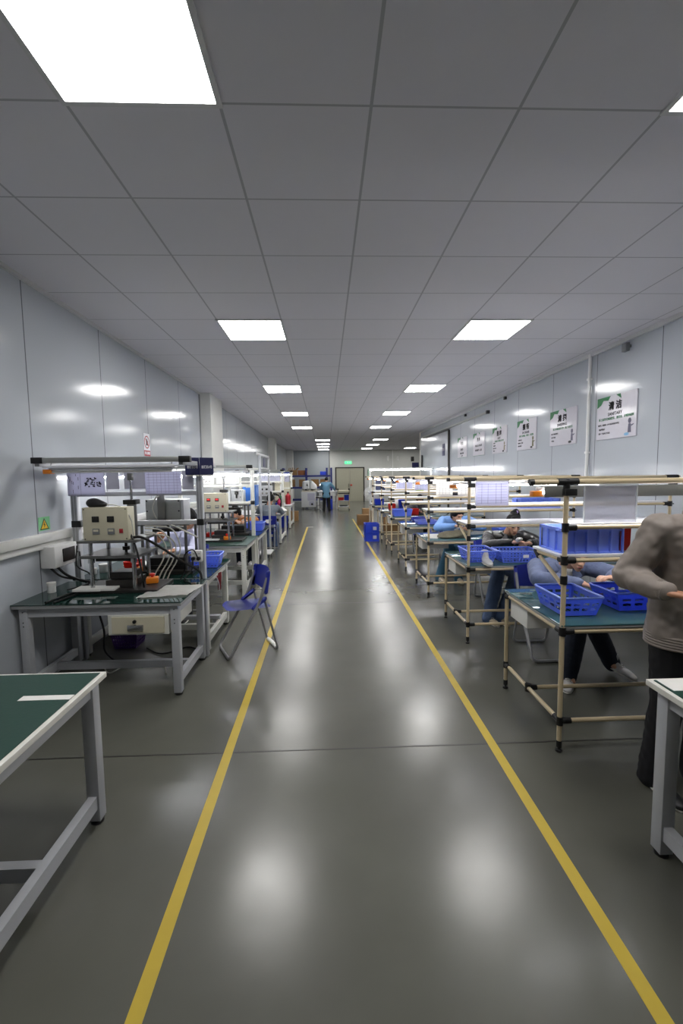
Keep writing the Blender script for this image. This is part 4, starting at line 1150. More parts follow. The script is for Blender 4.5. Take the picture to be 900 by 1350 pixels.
# things on the third and fourth pairs
cable('black hose arching from the white press in front of the grey sweatshirt', [(-1.36, 11.4, 1.26), (-1.25, 11.4, 1.22), (-1.17, 11.42, 1.08), (-1.18, 11.45, .9)], .014, M.rubber, 'hose')
make_basket('small_tray', 'orange tray on the bench beside the grey elbow', 'tray', (-1.33, 11.15, ZB), 0, .16, .12, .05, M.orange, .9, False)
a = MB().hull([((0, 0, .03), (.18, .14, .03)), ((.02, .02, .09), (.09, .07, .03))], 12)
bg = remesh(a, .012, 4, 'white_bag', M.paper, None, .006, 12); bg.location = (-1.22, 11.75, ZB)
tag(bg, 'lumpy white bag on the corner of the grey sweatshirt bench', 'bag')
tag(MB().hull([((0, 0, .08), (.06, .05, .08)), ((0, 0, .16), (.04, .04, .06))], 10).build('pink_bag', mat('pink_plastic', (214, 50, 104), .5)), 'pink bag hanging on the white press before the grey sweatshirt', 'bag').location = (-1.23, 11.62, .9)
make_basket('tall_bin', 'blue bin on the bench behind the white bag', 'bin', (-1.3, 12.3, ZB), 0, .2, .2, .2, M.bluedark, .9, False)
def bottle(label, c, m, h=.34, r=.05, name='canister'):
    t = thing(name, label, 'canister', c)
    MB().lathe([(r * .9, 0), (r, .01), (r, h * .7), (r * .35, h * .82), (r * .3, h * .92)], (0, 0, 0), 16).build('canister_body', m, t)
    MB().lathe([(r * .42, h * .92), (r * .42, h)], (0, 0, 0), 10).build('cap', M.black, t)
bottle('red canister on the farthest pale bench on the left', (-1.28, 14.85, ZB), M.signred, .42, .09)
bottle('green canister beside the red one on the farthest left bench', (-1.52, 14.75, ZB), M.signgreen, .36, .055)
make_basket('tall_bin', 'royal blue bin under the farthest left bench', 'bin', (-1.42, 14.6, 0), 0, .3, .3, .36, M.bluedark, .9, False)
make_basket('tall_bin', 'royal blue bin standing under the grey sweatshirt bench', 'bin', (-1.42, 12.1, 0), 0, .28, .3, .34, M.bluedark, .9, False)
t = thing('tall_cabinet', 'cream cabinet standing past the farthest left bench', 'cabinet', (-1.75, 17.2, 0))
MB().box(-.5, .36, -.3, .3, .06, 1.75, .006).build('cabinet_body', M.cream, t, True)
MB().box(-.48, -.075, -.318, -.301, .08, 1.73, .004).build('cabinet_door', M.cream, t, True)
MB().box(-.065, .34, -.318, -.301, .08, 1.73, .004).build('cabinet_door', M.cream, t, True)
MB().box(-.48, .34, -.28, .28, 0, .06).build('plinth', M.black, t, False)

# ================================================================== FAR END
t = thing('exit_sign', 'green lit exit sign above the double door', 'sign', (1.47, YF, 2.43))
MB().box(-.22, .22, -.05, -.001, 0, .17, .006).build('sign_body', M.greenlens, t, True)
rm = MB()
frx = FF((0, -.0515, 0))
rm.prism([(-.03, .12), (-.01, .12), (-.01, .145), (-.03, .145)], frx, .001)
rm.prism([(-.045, .055), (-.03, .05), (-.015, .075), (.0, .05), (.015, .05), (-.005, .085), (.005, .115), (-.04, .115), (-.06, .095), (-.052, .088), (-.035, .1), (-.03, .08)], frx, .001)
rm.prism([(.06, .075), (.12, .075), (.12, .06), (.16, .085), (.12, .11), (.12, .095), (.06, .095)], frx, .001)
rm.build('running_figure', M.signwhite, t, False)
t = thing('navy_wall_plate', 'small navy plate on the far wall by the end of the right wall', 'sign', (5.85, YF, 2.05))
MB().box(-.22, .22, -.02, -.001, 0, .42).box(-.12, .12, -.022, -.02, .17, .24).build('plate', M.navy, t, False)
tag(MB().box(5.55, 5.75, YF - .08, YF - .001, 2.55, 2.85, .02).build('wall_speaker', M.black), 'small black wall unit on the far wall above the navy plate', 'speaker')
tag(MB().tube([(4.35, YF - .04, 1.6), (4.35, YF - .04, HC - .01)], .035, 8).tube([(4.05, YF - .03, 2.6), (4.05, YF - .03, 2.9)], .06, 8).tube([(4.7, YF - .03, 2.6), (4.7, YF - .03, 2.9)], .06, 8).build('wall_pipe', M.white), 'thin white pipe with two fittings on the far wall right of the exit sign', 'pipe')
# long blue shelving
t = thing('blue_shelving', 'dark blue steel shelving along the far left with cardboard boxes', 'shelving', (-.95, 24.2, 0))
for x in (-1.35, -.1, 1.02, 1.26):
    for y in (-.3, .3): MB().box(x - .05, x + .05, y - .04, y + .04, 0, 2.12).build('upright', M.shelfblue, t, False)
for z in (.4, 1.05, 1.68): MB().box(-1.35, 1.2, -.32, .32, z - .05, z + .05).build('shelf', M.shelfblue, t, False)
def carton(label, x0, x1, y0, y1, z0, z1, m=None, name='cardboard_box', cat='box', group=None):
    o = ((x0 + x1) / 2, (y0 + y1) / 2, z0)
    t = thing(name, label, cat, o, random.uniform(-.03, .03), group)
    MB().box(x0, x1, y0, y1, z0, z1, .004).build('carton_body', m or M.cardboard, t, True, o)
    xm = (x0 + x1) / 2
    MB().box(x0 + .002, xm - .002, y0 + .002, y1 - .002, z1, z1 + .004).box(xm + .002, x1 - .002, y0 + .002, y1 - .002, z1, z1 + .004).build('top_flap', m or M.cardboard, t, False, o)
gb = 'boxes on the blue shelving'
carton('open cardboard box with odds and ends at the top left of the blue shelving', -2.1, -1.55, 24.0, 24.4, 1.735, 2.0, group=gb)
carton('reddish cardboard box on top of the blue shelving, right of the open box', -1.5, -1.0, 24.0, 24.4, 1.735, 1.99, mat('reddish_cardboard', (134, 84, 52), .8), group=gb)
carton('blue bin on top of the blue shelving at its right end', -.3, .05, 24.0, 24.4, 1.735, 1.92, M.bluedark, 'plastic_bin', 'bin', gb)
for i, (x, lab) in enumerate(((-2.1, 'leftmost cardboard box'), (-1.45, 'second cardboard box from the left'), (-.8, 'third cardboard box from the left'), (-.3, 'rightmost cardboard box'))):
    carton(lab + ' on the middle level of the blue shelving', x, x + .42, 23.98, 24.4, 1.105, 1.5, group=gb)
ORD7 = ['first', 'second', 'third', 'fourth', 'fifth', 'sixth', 'seventh']
sl = MB(); R = random.Random(3)
for i in range(7):
    x = -2.05 + .07 * i
    tag(MB().tube([(x, 24.1 + .03 * (i % 3), 1.95), (x + R.uniform(.05, .18), 24.2, 2.12 + R.uniform(-.02, .05))], .02, 6).build('cardboard_roll', M.cardboard), f'brown roll in the open box on the blue shelving, {ORD7[i]} from the left', 'roll', 'brown rolls in the open box')
sl.bm.free()
carton('blue crate on top of the shelving by the cream cabinet', -2.3, -1.75, 21.5, 21.9, 1.755, 1.9, M.bluedark, 'plastic_bin', 'bin')
t = thing('dark_rack', 'dark rack under the blue crate beyond the cream cabinet', 'shelving', (-2.0, 21.7, 0))
for x in (-.3, .3):
    for y in (-.2, .2): MB().box(x - .03, x + .03, y - .03, y + .03, 0, 1.75).build('upright', M.shelfblue, t, False)
for z in (.3, .95, 1.72): MB().box(-.3, .3, -.22, .22, z, z + .03).build('shelf', M.shelfblue, t, False)
# white machine with two humped hoppers
t = thing('white_machine', 'white wheeled machine with two rounded tops at the far left, standing before the blue shelving', 'machine', (-.86, 22.35, 0))
MB().box(-.37, .36, -.32, .3, .12, .9, .02).build('cabinet_body', M.machinewhite, t, True)
MB().box(-.06, .30, -.327, -.321, .45, .82, .003).box(.02, .26, -.327, -.321, .2, .42, .003).build('access_panel', M.lilac, t, False)
MB().lathe([(.05, -.333), (.055, -.326), (.02, -.322)], (.16, 0, .27), 14, 'y').build('fan_vent', M.black, t, False)
MB().box(-.35, .42, -.3, .3, .9, .95, .01).build('worktop', M.cream, t, True)
MB().hull([((-.24, 0, 1.05), (.11, .2, .1)), ((-.22, .02, 1.36), (.1, .18, .08)), ((-.04, .02, 1.38), (.09, .17, .08)), ((-.05, 0, 1.05), (.1, .2, .1))], 12).build('hopper_hood', M.machinewhite, t)
MB().hull([((.12, 0, 1.05), (.08, .18, .1)), ((.13, .03, 1.38), (.08, .15, .07)), ((.32, 0, 1.05), (.1, .18, .1)), ((.3, .03, 1.2), (.1, .15, .07))], 12).build('hopper_hood', M.machinewhite, t)
MB().prism([(-.12, .25), (-.03, .22), (-.06, .4)], FF((0, -.215, .95)), .02).box(-.18, -.1, -.23, -.2, .97, 1.03).build('dark_slot', M.black, t, False)
for x in (-.3, .3):
    for y in (-.25, .24): MB().tube([(x - .015, y, .05), (x + .015, y, .05)], .05, 10).box(x - .02, x + .02, y - .02, y + .02, .05, .13).build('caster', M.darksteel, t, True)
t = thing('white_work_table', 'long white table in front of the person in the pale blue coat', 'table', (.08, 22.3, 0))
MB().box(-.52, .52, -.35, .35, .86, .92, .006).build('tabletop', M.machinewhite, t, True)
MB().box(-.5, .5, -.33, -.30, .68, .86, .004).build('front_apron', M.machinewhite, t, True)
for x in (-.47, .47):
    for y in (-.3, .3): MB().box(x - .03, x + .03, y - .03, y + .03, 0, .86).build('leg', M.white, t, False)
for i, (x, h) in enumerate(((-.32, .09), (-.2, .13), (-.06, .08), (.1, .1))):
    tag(MB().lathe([(.045, 0), (.05, .02), (.035, h), (.03, h + .02)], (.08 + x, 22.15, .922), 10).build('small_fixture', M.machinewhite), f'white fixture in the far white table row, {["first", "second", "third", "fourth"][i]} from the left', 'fixture', 'fixtures on the white table')
t = thing('desk_lamp', 'white bell lamp shining above the white table', 'lamp', (-.22, 22.5, .92))
MB().lathe([(.05, 0), (.05, .015), (.012, .02), (.012, .28)], (0, 0, 0), 12).build('base', M.darksteel, t)
MB().lathe([(.1, .28), (.09, .32), (.03, .38), (.02, .4)], (0, 0, 0), 14).build('lamp_shade', mat('glowing_shade', (250, 250, 250), .5, emit=2.0), t)
t = thing('black_stool', 'black round stool on a chrome base left of the pale blue coat', 'stool', (-.30, 21.0, 0))
MB().lathe([(.16, .62), (.18, .63), (.18, .67), (.15, .69)], (0, 0, 0), 18).build('seat', M.black, t)
MB().tube([(0, 0, .1), (0, 0, .62)], .028, 10).build('column', M.chrome, t)
for k in range(5):
    a = 2 * PI * k / 5
    MB().tube([(0, 0, .12), (.24 * math.cos(a), .24 * math.sin(a), .07)], .018, 6).tube([(.24 * math.cos(a) - .01, .24 * math.sin(a), .028), (.24 * math.cos(a) + .01, .24 * math.sin(a), .028)], .027, 8).build('base_arm', M.chrome, t)
MB().tube([(.17 * math.cos(2 * PI * k / 16), .17 * math.sin(2 * PI * k / 16), .28) for k in range(16)], .009, 6, closed=True).build('foot_ring', M.chrome, t)
carton('blue tub on the floor under the white table', .1, .34, 22.1, 22.4, 0, .5, M.bluedark, 'plastic_bin', 'bin')
# trolley
t = thing('shelf_trolley', 'three-level ivory trolley with red and blue bins before the far door', 'trolley', (.86, 21.4, 0))
for x in (-.27, .27):
    for y in (-.2, .2):
        l = MB().tube([(x, y, .08), (x, y, 1.02)], .016, 8).build('post', M.beige, t)
        MB().tube([(x - .012, y, .04), (x + .012, y, .04)], .04, 10).build('caster', M.black, l)
        MB().tube([(x, y, .98), (x, y, 1.05)], .026, 8).build('corner_joint', M.black, l)
for z in (.17, .46): MB().box(-.28, .28, -.21, .21, z, z + .02).build('shelf', M.laminate, t, False)
MB().box(-.3, .3, -.23, .23, .92, .97, .005).build('top_tray', M.cream, t, True)
MB().box(-.28, .28, -.24, -.2, .80, .86).build('shelf_rail', M.black, t, False)
make_basket('small_bin', 'red bin on the middle level of the far trolley', 'bin', (.73, 21.38, .481), 0, .28, .32, .13, M.red, .9, False)
make_basket('small_bin', 'royal blue bin on the middle level of the far trolley', 'bin', (1.01, 21.38, .481), 0, .24, .32, .26, M.bluedark, .9, False)
tag(MB().box(.68, 1.04, 21.25, 21.55, .192, .25, .01).build('dark_box', M.black), 'flat dark box on the bottom level of the far trolley', 'box')
# cardboard on the right
gb = 'cardboard boxes on the floor at the far right'
carton('large cardboard box on the floor by the right aisle line, left of the fan', 1.06, 1.5, 14.75, 15.15, 0, .34, group=gb)
carton('cardboard box standing behind the large one by the right aisle line', 1.30, 1.62, 15.5, 15.85, 0, .5, group=gb)
carton('cardboard box nearest the royal blue crates, on the floor', 1.12, 1.37, 12.3, 12.75, 0, .32, group=gb)
carton('cardboard box under the farthest ivory bench', 1.75, 2.3, 13.09, 13.43, .0, .42, group=gb)
carton('cardboard box on the floor past the farthest left bench', -1.36, -1.06, 16.55, 16.9, 0, .36, group='cardboard boxes on the left')
# pedestal fan
t = thing('pedestal_fan', 'pale grey pedestal fan standing near the far end of the right benches', 'fan', (1.42, 13.98, 0))
MB().lathe([(.2, 0), (.2, .02), (.06, .05), (.022, .06)], (0, 0, 0), 18).build('base', M.machinewhite, t)
MB().tube([(0, 0, .05), (0, 0, 1.0)], .02, 10).build('pole', M.machinewhite, t)
MB().lathe([(.05, -.02), (.075, .03), (.07, .12), (.03, .16)], (0, 0, 1.12), 14, 'y').build('motor', M.machinewhite, t)
g = MB()
for rr_ in (.06, .10, .14, .18, .205):
    for yy in (-.07, -.02) if rr_ < .2 else (-.045,):
        g.tube([(rr_ * math.cos(2 * PI * k / 24), yy, 1.12 + rr_ * math.sin(2 * PI * k / 24)) for k in range(24)], .004, 5, closed=True)
for k in range(20):
    a = 2 * PI * k / 20
    g.tube([(.03 * math.cos(a), -.075, 1.12 + .03 * math.sin(a)), (.2 * math.cos(a), -.05, 1.12 + .2 * math.sin(a))], .003, 4)
g.build('guard', M.machinewhite, t)
for k in range(4):
    a0 = 2 * PI * k / 4
    MB().sheet(lambda u, v: V(((.03 + .14 * u) * math.cos(a0 + (v - .5) * 1.1), -.045 + .03 * (v - .5), 1.12 + (.03 + .14 * u) * math.sin(a0 + (v - .5) * 1.1))), 5, 5, .003).build('blade', M.framelight, t)
MB().lathe([(.03, -.08), (.035, -.07), (.035, -.03)], (0, 0, 1.12), 12, 'y').build('hub', M.lilac, t)
# far white rack with a long bright lamp
t = thing('white_rack', 'tall white rack behind the ivory benches with a long bright lamp along its top', 'frame', (1.46, 14.5, 0), 0)
for x in (0, 2.05): MB().box(x - .025, x + .025, -.03, .03, 0, 1.9, .003).build('post', M.white, t, True)
for z in (.75, 1.15, 1.62): MB().box(0, 2.05, -.02, .02, z - .02, z + .02, .003).build('crossbeam', M.white, t, True)
MB().box(-.03, 2.1, -.05, .05, 1.88, 1.93, .004).build('lamp_housing', M.white, t, True)
MB().tube([(.02, -.02, 1.86), (2.03, -.02, 1.86)], .017, 8).build('tube', M.tube, t)
MB().hull([((-.06, -.02, 1.6), (.012, .06, .09)), ((-.06, -.02, 1.85), (.012, .06, .05))], 10).build('end_guard', M.signgreen, t)
MB().box(.0, 2.05, -.3, -.0, .76, .78, .003).build('worktop', M.laminate, t, True)

# ================================================================== PEOPLE
def head_matrix(c, f, up=(0, 0, 1)):
    f = V(f).normalized(); u = V(up); u = (u - f * u.dot(f)).normalized(); r = f.cross(u)
    m = Matrix((r, f, u)).transposed().to_4x4(); m.translation = V(c); return m

def hand(mb, wr, d, back, side, curl=32, scale=1.0):
    d = V(d).normalized(); b = V(back); b = (b - d * b.dot(d)).normalized(); x = d.cross(b)
    m = Matrix((x, d, b)).transposed().to_4x4(); m.translation = V(wr)
    t = MB(); s = scale
    t.hull([((-.026, .0, 0), (.012, .015, .014)), ((.026, .0, 0), (.012, .015, .014)), ((-.034, .085, 0), (.011, .012, .011)), ((.034, .082, 0), (.011, .012, .011))], 8)
    for fx, L, off in ((-.033, .066, -.004), (-.011, .078, .004), (.011, .074, .002), (.032, .056, -.006)):
        if side < 0: L = {.066: .056, .078: .074, .074: .078, .056: .066}[L]
        p = V((fx, .088 + off, .002)); pts = [p]; a = 0
        for k, fr_ in enumerate((.45, .32, .23)):
            a += math.radians(curl) * (.7 if k == 0 else 1)
            p = p + V((fx * .08, math.cos(a), -math.sin(a))) * L * fr_; pts.append(p.copy())
        t.limb(pts, [.0092, .0088, .0082, .0072], 8)
    t.limb([V((side * .026, .02, -.004)), V((side * .052, .05, -.014)), V((side * .05, .08, -.03)), V((side * .036, .10, -.042))], [.014, .012, .0105, .009], 8)
    bmesh.ops.scale(t.bm, vec=(s, s, s), verts=t.bm.verts)
    mb.add(t, m)

def person(label, loc, rotz, J, top, bottom, skin, hair='short', shoe=None, voxel=.009, top_name='jacket', inner=None, hand_curl=38, wr_=.006, collar=True, loose=1.0, toes=None, sleeves=True):
    root = thing('person', label, 'person', loc, rotz, 'factory workers')
    g = lambda k: V(J[k])
    hm = head_matrix(J['head'], J['face'], J.get('up', (0, 0, 1)))
    # ---- one continuous body
    b = MB()
    t = MB()
    t.hull([((0, -.012, .022), (.074, .093, .10))], 16)
    t.hull([((0, .01, -.01), (.066, .075, .06)), ((0, .035, -.06), (.044, .045, .04)), ((0, .062, -.092), (.022, .018, .018))], 12)
    t.hull([((0, .082, .018), (.008, .01, .01)), ((0, .106, -.02), (.013, .012, .010))], 8)
    t.hull([((-.016, .09, -.024), (.008, .01, .008)), ((.016, .09, -.024), (.008, .01, .008))], 8)
    t.hull([((-.034, .074, .036), (.02, .012, .010)), ((.034, .074, .036), (.02, .012, .010))], 8)
    t.hull([((-.014, .084, -.053), (.012, .01, .008)), ((.014, .084, -.053), (.012, .01, .008))], 8)
    for s in (-1, 1): t.hull([((s * .076, -.012, .012), (.009, .02, .022)), ((s * .074, -.006, -.022), (.008, .012, .012))], 8)
    b.add(t, hm)
    nk = g('neck')
    b.limb([hm @ V((0, -.03, -.05)), nk, g('chest')], [.052, .056, .10])
    b.hull([(g('pelvis'), (.14, .105, .09)), (g('chest') - (g('neck') - g('pelvis')) * .12, (.13, .09, .11))], 10)
    b.hull([(g('chest'), (.13, .09, .09)), (g('shl') * .8 + nk * .2, .05), (g('shr') * .8 + nk * .2, .05)], 10)
    for s in 'lr':
        b.limb([g('sh' + s), g('el' + s), g('wr' + s)], [.052, .04, .027])
        hand(b, g('wr' + s), J['hd' + s], J.get('hb' + s, (0, 0, 1)), 1 if s == 'l' else -1, J.get('curl', hand_curl))
        b.limb([g('hip' + s), g('kn' + s), g('an' + s)], [.075, .052, .036])
        b.hull([(g('an' + s), .036), (g('an' + s) + V((0, .05, -.045)), (.024, .04, .016))], 8)
    remesh(b, voxel * .78, 4, 'body', skin, root)
    # ---- face details
    for s in (-1, 1):
        e = MB().hull([((s * .031, .0775, .013), (.0135, .008, .0042))], 10); bmesh.ops.transform(e.bm, matrix=hm, verts=e.bm.verts)
        e.build('eye', M.dark_ink, root)
        e = MB().tube([(s * .014, .087, .034), (s * .032, .088, .040), (s * .05, .074, .034)], .0035, 5); bmesh.ops.transform(e.bm, matrix=hm, verts=e.bm.verts)
        e.build('eyebrow', M.hair, root)
    e = MB().hull([((-.015, .0915, -.053), (.008, .004, .004)), ((.015, .0915, -.053), (.008, .004, .004)), ((0, .0945, -.054), (.012, .004, .006))], 8)
    bmesh.ops.transform(e.bm, matrix=hm, verts=e.bm.verts); e.build('mouth', M.lip, root)
    # ---- hair
    h = MB()
    h.hull([((0, -.022, .034), (.083, .095, .104))], 16)
    h.hull([((0, -.05, -.0), (.078, .07, .09)), ((0, -.06, -.05), (.06, .045, .04))], 12)
    for s in (-1, 1): h.hull([((s * .07, .02, .05), (.014, .035, .04)), ((s * .075, -.03, .01), (.012, .03, .04))], 8)
    h.hull([((-.04, .06, .085), (.03, .02, .02)), ((.04, .06, .085), (.03, .02, .02)), ((0, .03, .12), (.05, .04, .015))], 10)
    if hair == 'bun': h.hull([((0, -.06, .13), (.045, .045, .05))], 10)
    if hair == 'ponytail':
        h.limb([V((0, -.09, .10)), V((-.05, -.13, .10)), V((-.085, -.13, .03)), V((-.085, -.12, -.06))], [.03, .034, .03, .012])
    if hair == 'long':
        for s in (-1, 1): h.limb([V((s * .07, -.01, .03)), V((s * .085, -.01, -.06)), V((s * .07, .0, -.13))], [.025, .024, .012])
    if hair == 'cap': pass
    bmesh.ops.transform(h.bm, matrix=hm, verts=h.bm.verts)
    remesh(h, .008, 3, 'hair', M.hair, root, .0025, 60)
    # ---- top
    L = loose
    c = MB()
    ch = g('chest'); pv = g('pelvis'); mid = (ch + pv) / 2
    c.hull([(pv + V((0, 0, J.get('hem', -.02))), (.165 * L, .13 * L, .05)), (mid, (.155 * L, .125 * L, .08))], 12)
    c.hull([(mid, (.155 * L, .125 * L, .08)), (ch, (.165 * L, .118 * L, .10))], 12)
    c.hull([(ch, (.16 * L, .112 * L, .09)), (g('shl'), .066 * L), (g('shr'), .066 * L), (nk - V((0, 0, .035)), (.075, .07, .03))], 12)
    for s in 'lr':
        w = g('wr' + s); e_ = g('el' + s); q = w + (e_ - w) * (.08 if sleeves else .35)
        c.limb([g('sh' + s), g('sh' + s) * .45 + e_ * .55, e_], [.07 * L, .064 * L, .058 * L])
        c.limb([e_, e_ * .5 + q * .5, q], [.058 * L, .054 * L, .041 * L])
    tp_ = remesh(c, voxel, 4, top_name, top, root, wr_, 13)
    if collar:
        k = MB(); ax = (hm @ V((0, -.02, -.06)) - nk)
        f2 = V(J['face']); f2.z = 0; f2 = f2.normalized() if f2.length > .1 else V((0, 1, 0))
        r2 = f2.cross(V((0, 0, 1)))
        ring = []
        for i in range(15):
            a = -2.5 + 5.0 * i / 14
            ring.append(nk + r2 * math.sin(a) * .072 - f2 * math.cos(a) * .066 + V((0, 0, .0 + .022 * math.cos(a))) + f2 * .012)
        k.tube(ring, .019, 8)
        for s_ in (0, -1): k.hull([(ring[s_], .02), (ring[s_] + f2 * .03 + V((0, 0, -.07)), (.022, .012, .02)), (ring[s_] + r2 * (-.05 if s_ == 0 else .05) + V((0, 0, -.05)), (.014, .012, .012))], 8)
        remesh(k, voxel * .8, 3, 'collar', top, tp_, .002, 30)
    if inner:
        i_ = MB().hull([(nk + V((0, .045, -.03)), (.045, .035, .03)), (ch + V((0, .105, .05)), (.055, .04, .05)), (ch + V((0, .115, -.03)), (.04, .035, .05))], 10)
        remesh(i_, voxel, 3, 'undershirt', inner, root)
    # ---- trousers and shoes
    p = MB()
    p.hull([(pv, (.15, .115, .08)), (g('hipl'), .088), (g('hipr'), .088)], 12)
    for s in 'lr':
        a = g('an' + s); kn = g('kn' + s); a2 = a - (kn - a) * .10
        p.limb([g('hip' + s), kn], [.098, .080]); p.limb([kn, (kn + a2) / 2, a2], [.080, .076, .068])
    remesh(p, voxel, 4, 'trousers', bottom, root, wr_ * .8, 12)
    for s in 'lr':
        a = g('an' + s); yaw = (toes or {}).get(s, 0.0); pit = (toes or {}).get('p' + s, 0.0)
        off = Matrix.Rotation(yaw, 3, 'Z') @ V((0, .075, 0))
        make_shoe(root, (a.x + off.x, a.y + off.y, a.z - .085), yaw, shoe or M.shoe, pit)
    return root

def seat(**k):
    J = dict(pelvis=(0, 0, .55), chest=(0, .17, .86), neck=(0, .26, 1.0), head=(0, .37, 1.10), face=(0, .75, -.66),
             shl=(-.19, .22, .94), shr=(.19, .22, .94), ell=(-.32, .48, .855), elr=(.32, .48, .855), wrl=(-.10, .68, .87), wrr=(.10, .68, .87),
             hdl=(.55, .8, .0), hdr=(-.55, .8, .0), hipl=(-.09, .03, .52), hipr=(.09, .03, .52), knl=(-.12, .42, .52), knr=(.12, .42, .52),
             anl=(-.11, .42, .085), anr=(.11, .42, .085))
    J.update(k); return J

# nearest seated worker, denim jacket: faces the camera, so local +y points to world -Y
person('person in a faded denim jacket and white shirt bent over the nearest right bench', (2.03, 3.86, 0), PI,
       seat(pelvis=(-.02, 0, .55), chest=(.03, .18, .81), neck=(.04, .32, .925), head=(.03, .465, 1.035), face=(.10, .87, -.36),
            shl=(-.17, .21, .90), shr=(.24, .23, .90), ell=(-.33, .44, .86), elr=(.36, .50, .86), wrl=(-.08, .72, .91), wrr=(.14, .74, .875),
            hdl=(.75, .35, .15), hdr=(-.75, .35, -.2), hipl=(-.10, .03, .52), hipr=(.07, .03, .52), knl=(-.14, .40, .50), knr=(-.02, .44, .50),
            anl=(-.34, .36, .13), anr=(.09, .50, .085)),
       M.denim, M.jeans, M.skin, 'short', M.shoe, .008, 'denim_jacket', M.tee, loose=1.1, toes={'l': .5, 'r': -.55, 'pl': -.25, 'pr': 0})
tag(MB().hull([((2.03, 3.04, .905), (.03, .02, .014)), ((2.0, 3.0, .88), (.02, .02, .018))], 10).build('small_white_part', M.paper), 'small white part held in the hands of the person in denim', 'part', 'white parts being worked on')
person('person in a black leather jacket with a ponytail, seated at the second right bench', (2.19, 5.48, 0), PI,
       seat(chest=(.02, .22, .83), neck=(.03, .38, .985), head=(.03, .52, 1.105), face=(.06, .80, -.42), shl=(-.19, .27, .935), shr=(.22, .27, .935),
            ell=(-.33, .54, .86), elr=(.33, .52, .86), wrl=(-.03, .80, .93), wrr=(.15, .80, .945), hdl=(.8, .3, .1), hdr=(-.7, .4, .1),
            knl=(-.05, .46, .52), knr=(.17, .44, .52), anl=(.18, .62, .085), anr=(.34, .62, .085), hipl=(-.06, .03, .52), hipr=(.12, .03, .52)),
       M.leather, M.jeansblue, M.skin, 'ponytail', M.shoebeige, .008, 'leather_jacket', None, loose=1.15, toes={'l': -.1, 'r': .15})
tag(MB().lathe([(.028, -.018), (.036, -.008), (.036, .008), (.028, .018)], (2.205, 5.02, 1.25), 14).build('hair_scrunchie', mat('lavender_cloth', (186, 164, 214), .8)), 'lavender scrunchie on the ponytail above the black leather jacket', 'hair tie')
tag(MB().hull([((2.10, 4.66, .985), (.035, .03, .018)), ((2.06, 4.62, .975), (.025, .02, .02))], 10).build('small_white_part', M.paper), 'small white part held in the hands of the person in black leather', 'part', 'white parts being worked on')
person('person in a sky blue smock looking down at the third right bench', (2.10, 7.2, 0), PI,
       seat(chest=(.02, .18, .86), neck=(.02, .29, .97), head=(.05, .42, 1.045), face=(-.40, .80, -.40), shl=(-.20, .2, .95), shr=(.22, .22, .95),
            ell=(-.34, .48, .86), elr=(.38, .50, .87), wrl=(-.04, .72, .91), wrr=(.16, .74, .92), knl=(.0, .42, .52), knr=(.16, .40, .52), anl=(.02, .42, .085), anr=(.28, .30, .085)),
       M.smock, M.tealjeans, M.skin, 'short', M.shoebeige, .010, 'smock', M.paper, loose=1.08)
person('person in a dark grey jacket working behind the red bin at the fifth right bench', (2.2, 10.6, 0), PI,
       seat(), M.darkgrey, M.trousers, M.skin, 'short', M.blackshoe, .012, 'dark_jacket', None)
tag(MB().hull([((2.12, 9.88, .885), (.05, .04, .03)), ((2.28, 9.88, .885), (.05, .04, .03))], 10).build('white_cloth_part', M.paper), 'white cloth part held by the person in dark grey behind the red bin', 'part', 'white parts being worked on')
# standing worker at the right edge
stand = person('person in a taupe bomber jacket standing at the lower right corner bench', (1.885, 2.18, 0), PI,
       dict(pelvis=(0, 0, .93), chest=(0, .04, 1.26), neck=(0, .05, 1.47), head=(-.02, .12, 1.61), face=(0, .85, -.5),
            shl=(-.20, .04, 1.40), shr=(.20, .04, 1.40), ell=(-.31, .02, 1.14), elr=(.325, -.01, 1.16), wrl=(-.17, .20, 1.06), wrr=(.285, .21, 1.13),
            hdl=(.5, .8, -.1), hdr=(-.8, .55, -.08), hipl=(-.095, 0, .88), hipr=(.095, 0, .88), knl=(-.10, .03, .48), knr=(.11, .03, .48), anl=(-.11, -.02, .085), anr=(.13, -.02, .085), hem=-.08),
       M.taupe, M.trousers, M.skin_dark, 'short', M.blackshoe, .009, 'bomber_jacket', None, loose=1.22, wr_=.011)
jk = [o for o in stand.children if o.name.startswith('bomber_jacket')][0]
for el_, wr in ((V((.325, -.01, 1.16)), V((.285, .21, 1.13))), (V((-.31, .02, 1.14)), V((-.17, .20, 1.06)))):
    q = MB(); dd = wr - el_
    for i in range(7):
        pc_ = el_ + dd * (.80 + .03 * i); q.cyl(pc_, pc_ + dd * .022, .052 - .001 * i, 14)
    q.build('ribbed_cuff', M.taupe, jk)
q = MB()
for i in range(5):
    z_ = .80 + .014 * i
    q.tube([(.196 * math.cos(2 * PI * k / 28), .152 * math.sin(2 * PI * k / 28), z_) for k in range(28)], .008, 6, closed=True)
q.build('ribbed_hem', M.taupe, jk)
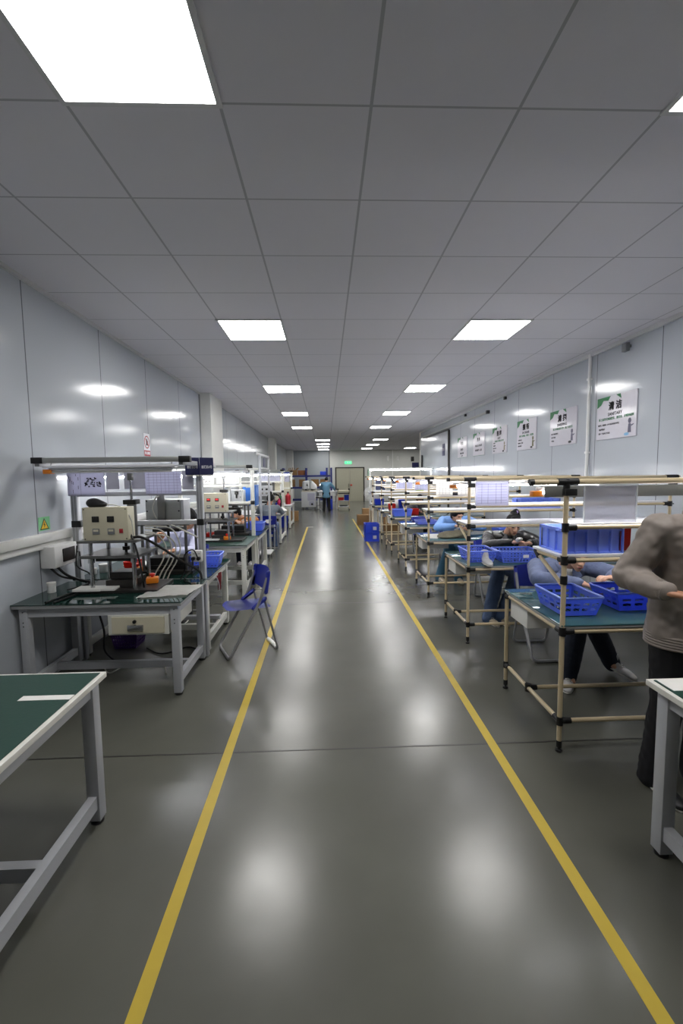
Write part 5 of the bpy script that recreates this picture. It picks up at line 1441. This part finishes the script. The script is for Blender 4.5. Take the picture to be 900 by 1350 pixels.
# left row
person('person in a lilac shirt seated behind the die press on the left', (-1.80, 5.62, 0), PI,
       seat(chest=(-.03, .12, .90), neck=(-.08, .22, 1.07), head=(-.15, .33, 1.20), face=(.45, .75, -.38), shl=(-.20, .15, 1.0), shr=(.17, .17, 1.0),
            ell=(-.20, .38, .82), elr=(.33, .42, .9), wrl=(-.08, .68, .88), wrr=(.12, .60, .98), hdr=(-.3, .3, .9), hdl=(.6, .7, .0)),
       M.lilacshirt, M.trousers, M.skin_dark, 'short', M.blackshoe, .009, 'shirt', None)
person('person in an orange-brown plaid shirt bent low behind the white die press', (-1.58, 8.92, 0), PI,
       seat(pelvis=(0, 0, .55), chest=(-.04, .22, .78), neck=(.05, .40, .90), head=(.15, .52, 1.01), face=(.75, .55, -.35), shl=(-.19, .30, .84), shr=(.19, .30, .84), ell=(-.20, .46, .84), elr=(.32, .5, .84)),
       M.plaid, M.jeans, M.skin, 'short', M.shoe, .011, 'plaid_shirt', M.tee)
person('person in a grey sweatshirt with a hair bun, seen from behind on the left', (-1.34, 10.22, 0), 0,
       seat(pelvis=(0, 0, .55), chest=(0, .08, .86), neck=(0, .16, 1.02), head=(.02, .27, 1.15), face=(.1, .85, -.45), shl=(-.2, .1, .96), shr=(.2, .1, .96),
            ell=(-.3, .4, .84), elr=(.27, .44, .82), wrl=(-.1, .72, .87), wrr=(.12, .78, .87), anl=(-.1, .35, .085), anr=(.1, .45, .085)),
       M.greyknit, M.jeansblue, M.skin_dark, 'bun', M.shoe, .011, 'sweatshirt', None, collar=False)
person('person in a pale blue coat standing with back turned at the far white table', (.02, 20.75, 0), 0,
       dict(pelvis=(0, 0, .90), chest=(0, .05, 1.2), neck=(0, .10, 1.38), head=(.02, .18, 1.49), face=(.1, .8, -.6), shl=(-.19, .06, 1.31), shr=(.19, .06, 1.31),
            ell=(-.25, .22, 1.08), elr=(.34, .15, 1.14), wrl=(-.12, .44, 1.02), wrr=(.42, .36, 1.0), hdl=(.2, .9, 0), hdr=(.1, .9, -.1),
            hipl=(-.095, 0, .86), hipr=(.095, 0, .86), knl=(-.10, .03, .47), knr=(.11, .03, .47), anl=(-.12, -.02, .085), anr=(.13, -.02, .085), hem=-.22),
       M.coat, M.trousers, M.skin, 'short', M.blackshoe, .014, 'coat', None, loose=1.12)

# chairs for the seated workers and the empty seat
dup(chair0, (2.03, 3.98, 0), PI, 'navy folding chair under the person in the denim jacket')
dup(chair0, (2.19, 5.62, 0), PI, 'navy folding chair under the person in black leather')
dup(chair0, (2.14, 7.34, 0), PI, 'navy folding chair under the person in the sky blue smock')
dup(chair0, (2.0, 8.98, 0), PI, 'empty navy folding chair facing the camera behind the fourth right bench')
dup(chair0, (2.2, 10.72, 0), PI, 'navy folding chair under the person in dark grey at the fifth right bench')
dup(chair0, (-1.80, 5.74, 0), PI, 'navy folding chair under the person in the lilac shirt')
dup(chair0, (-1.58, 9.06, 0), PI, 'navy folding chair under the person in orange plaid')
c = dup(chair0, (-1.34, 10.08, 0), 0, 'navy folding chair with a round white sticker under the grey sweatshirt')
for o in [o for o in bpy.data.objects if o.name.startswith('cloth_wrap.')]: bpy.data.objects.remove(o)
fb = frame_m((.03, -.192, .70), (1, 0, 0), (0, .21, .98))
MB().prism([(.06 * math.cos(2 * PI * k / 20), .06 * math.sin(2 * PI * k / 20)) for k in range(20)], fb, .002).build('round_sticker', M.paper, c, False)['label'] = 'round white sticker with a dark mark'
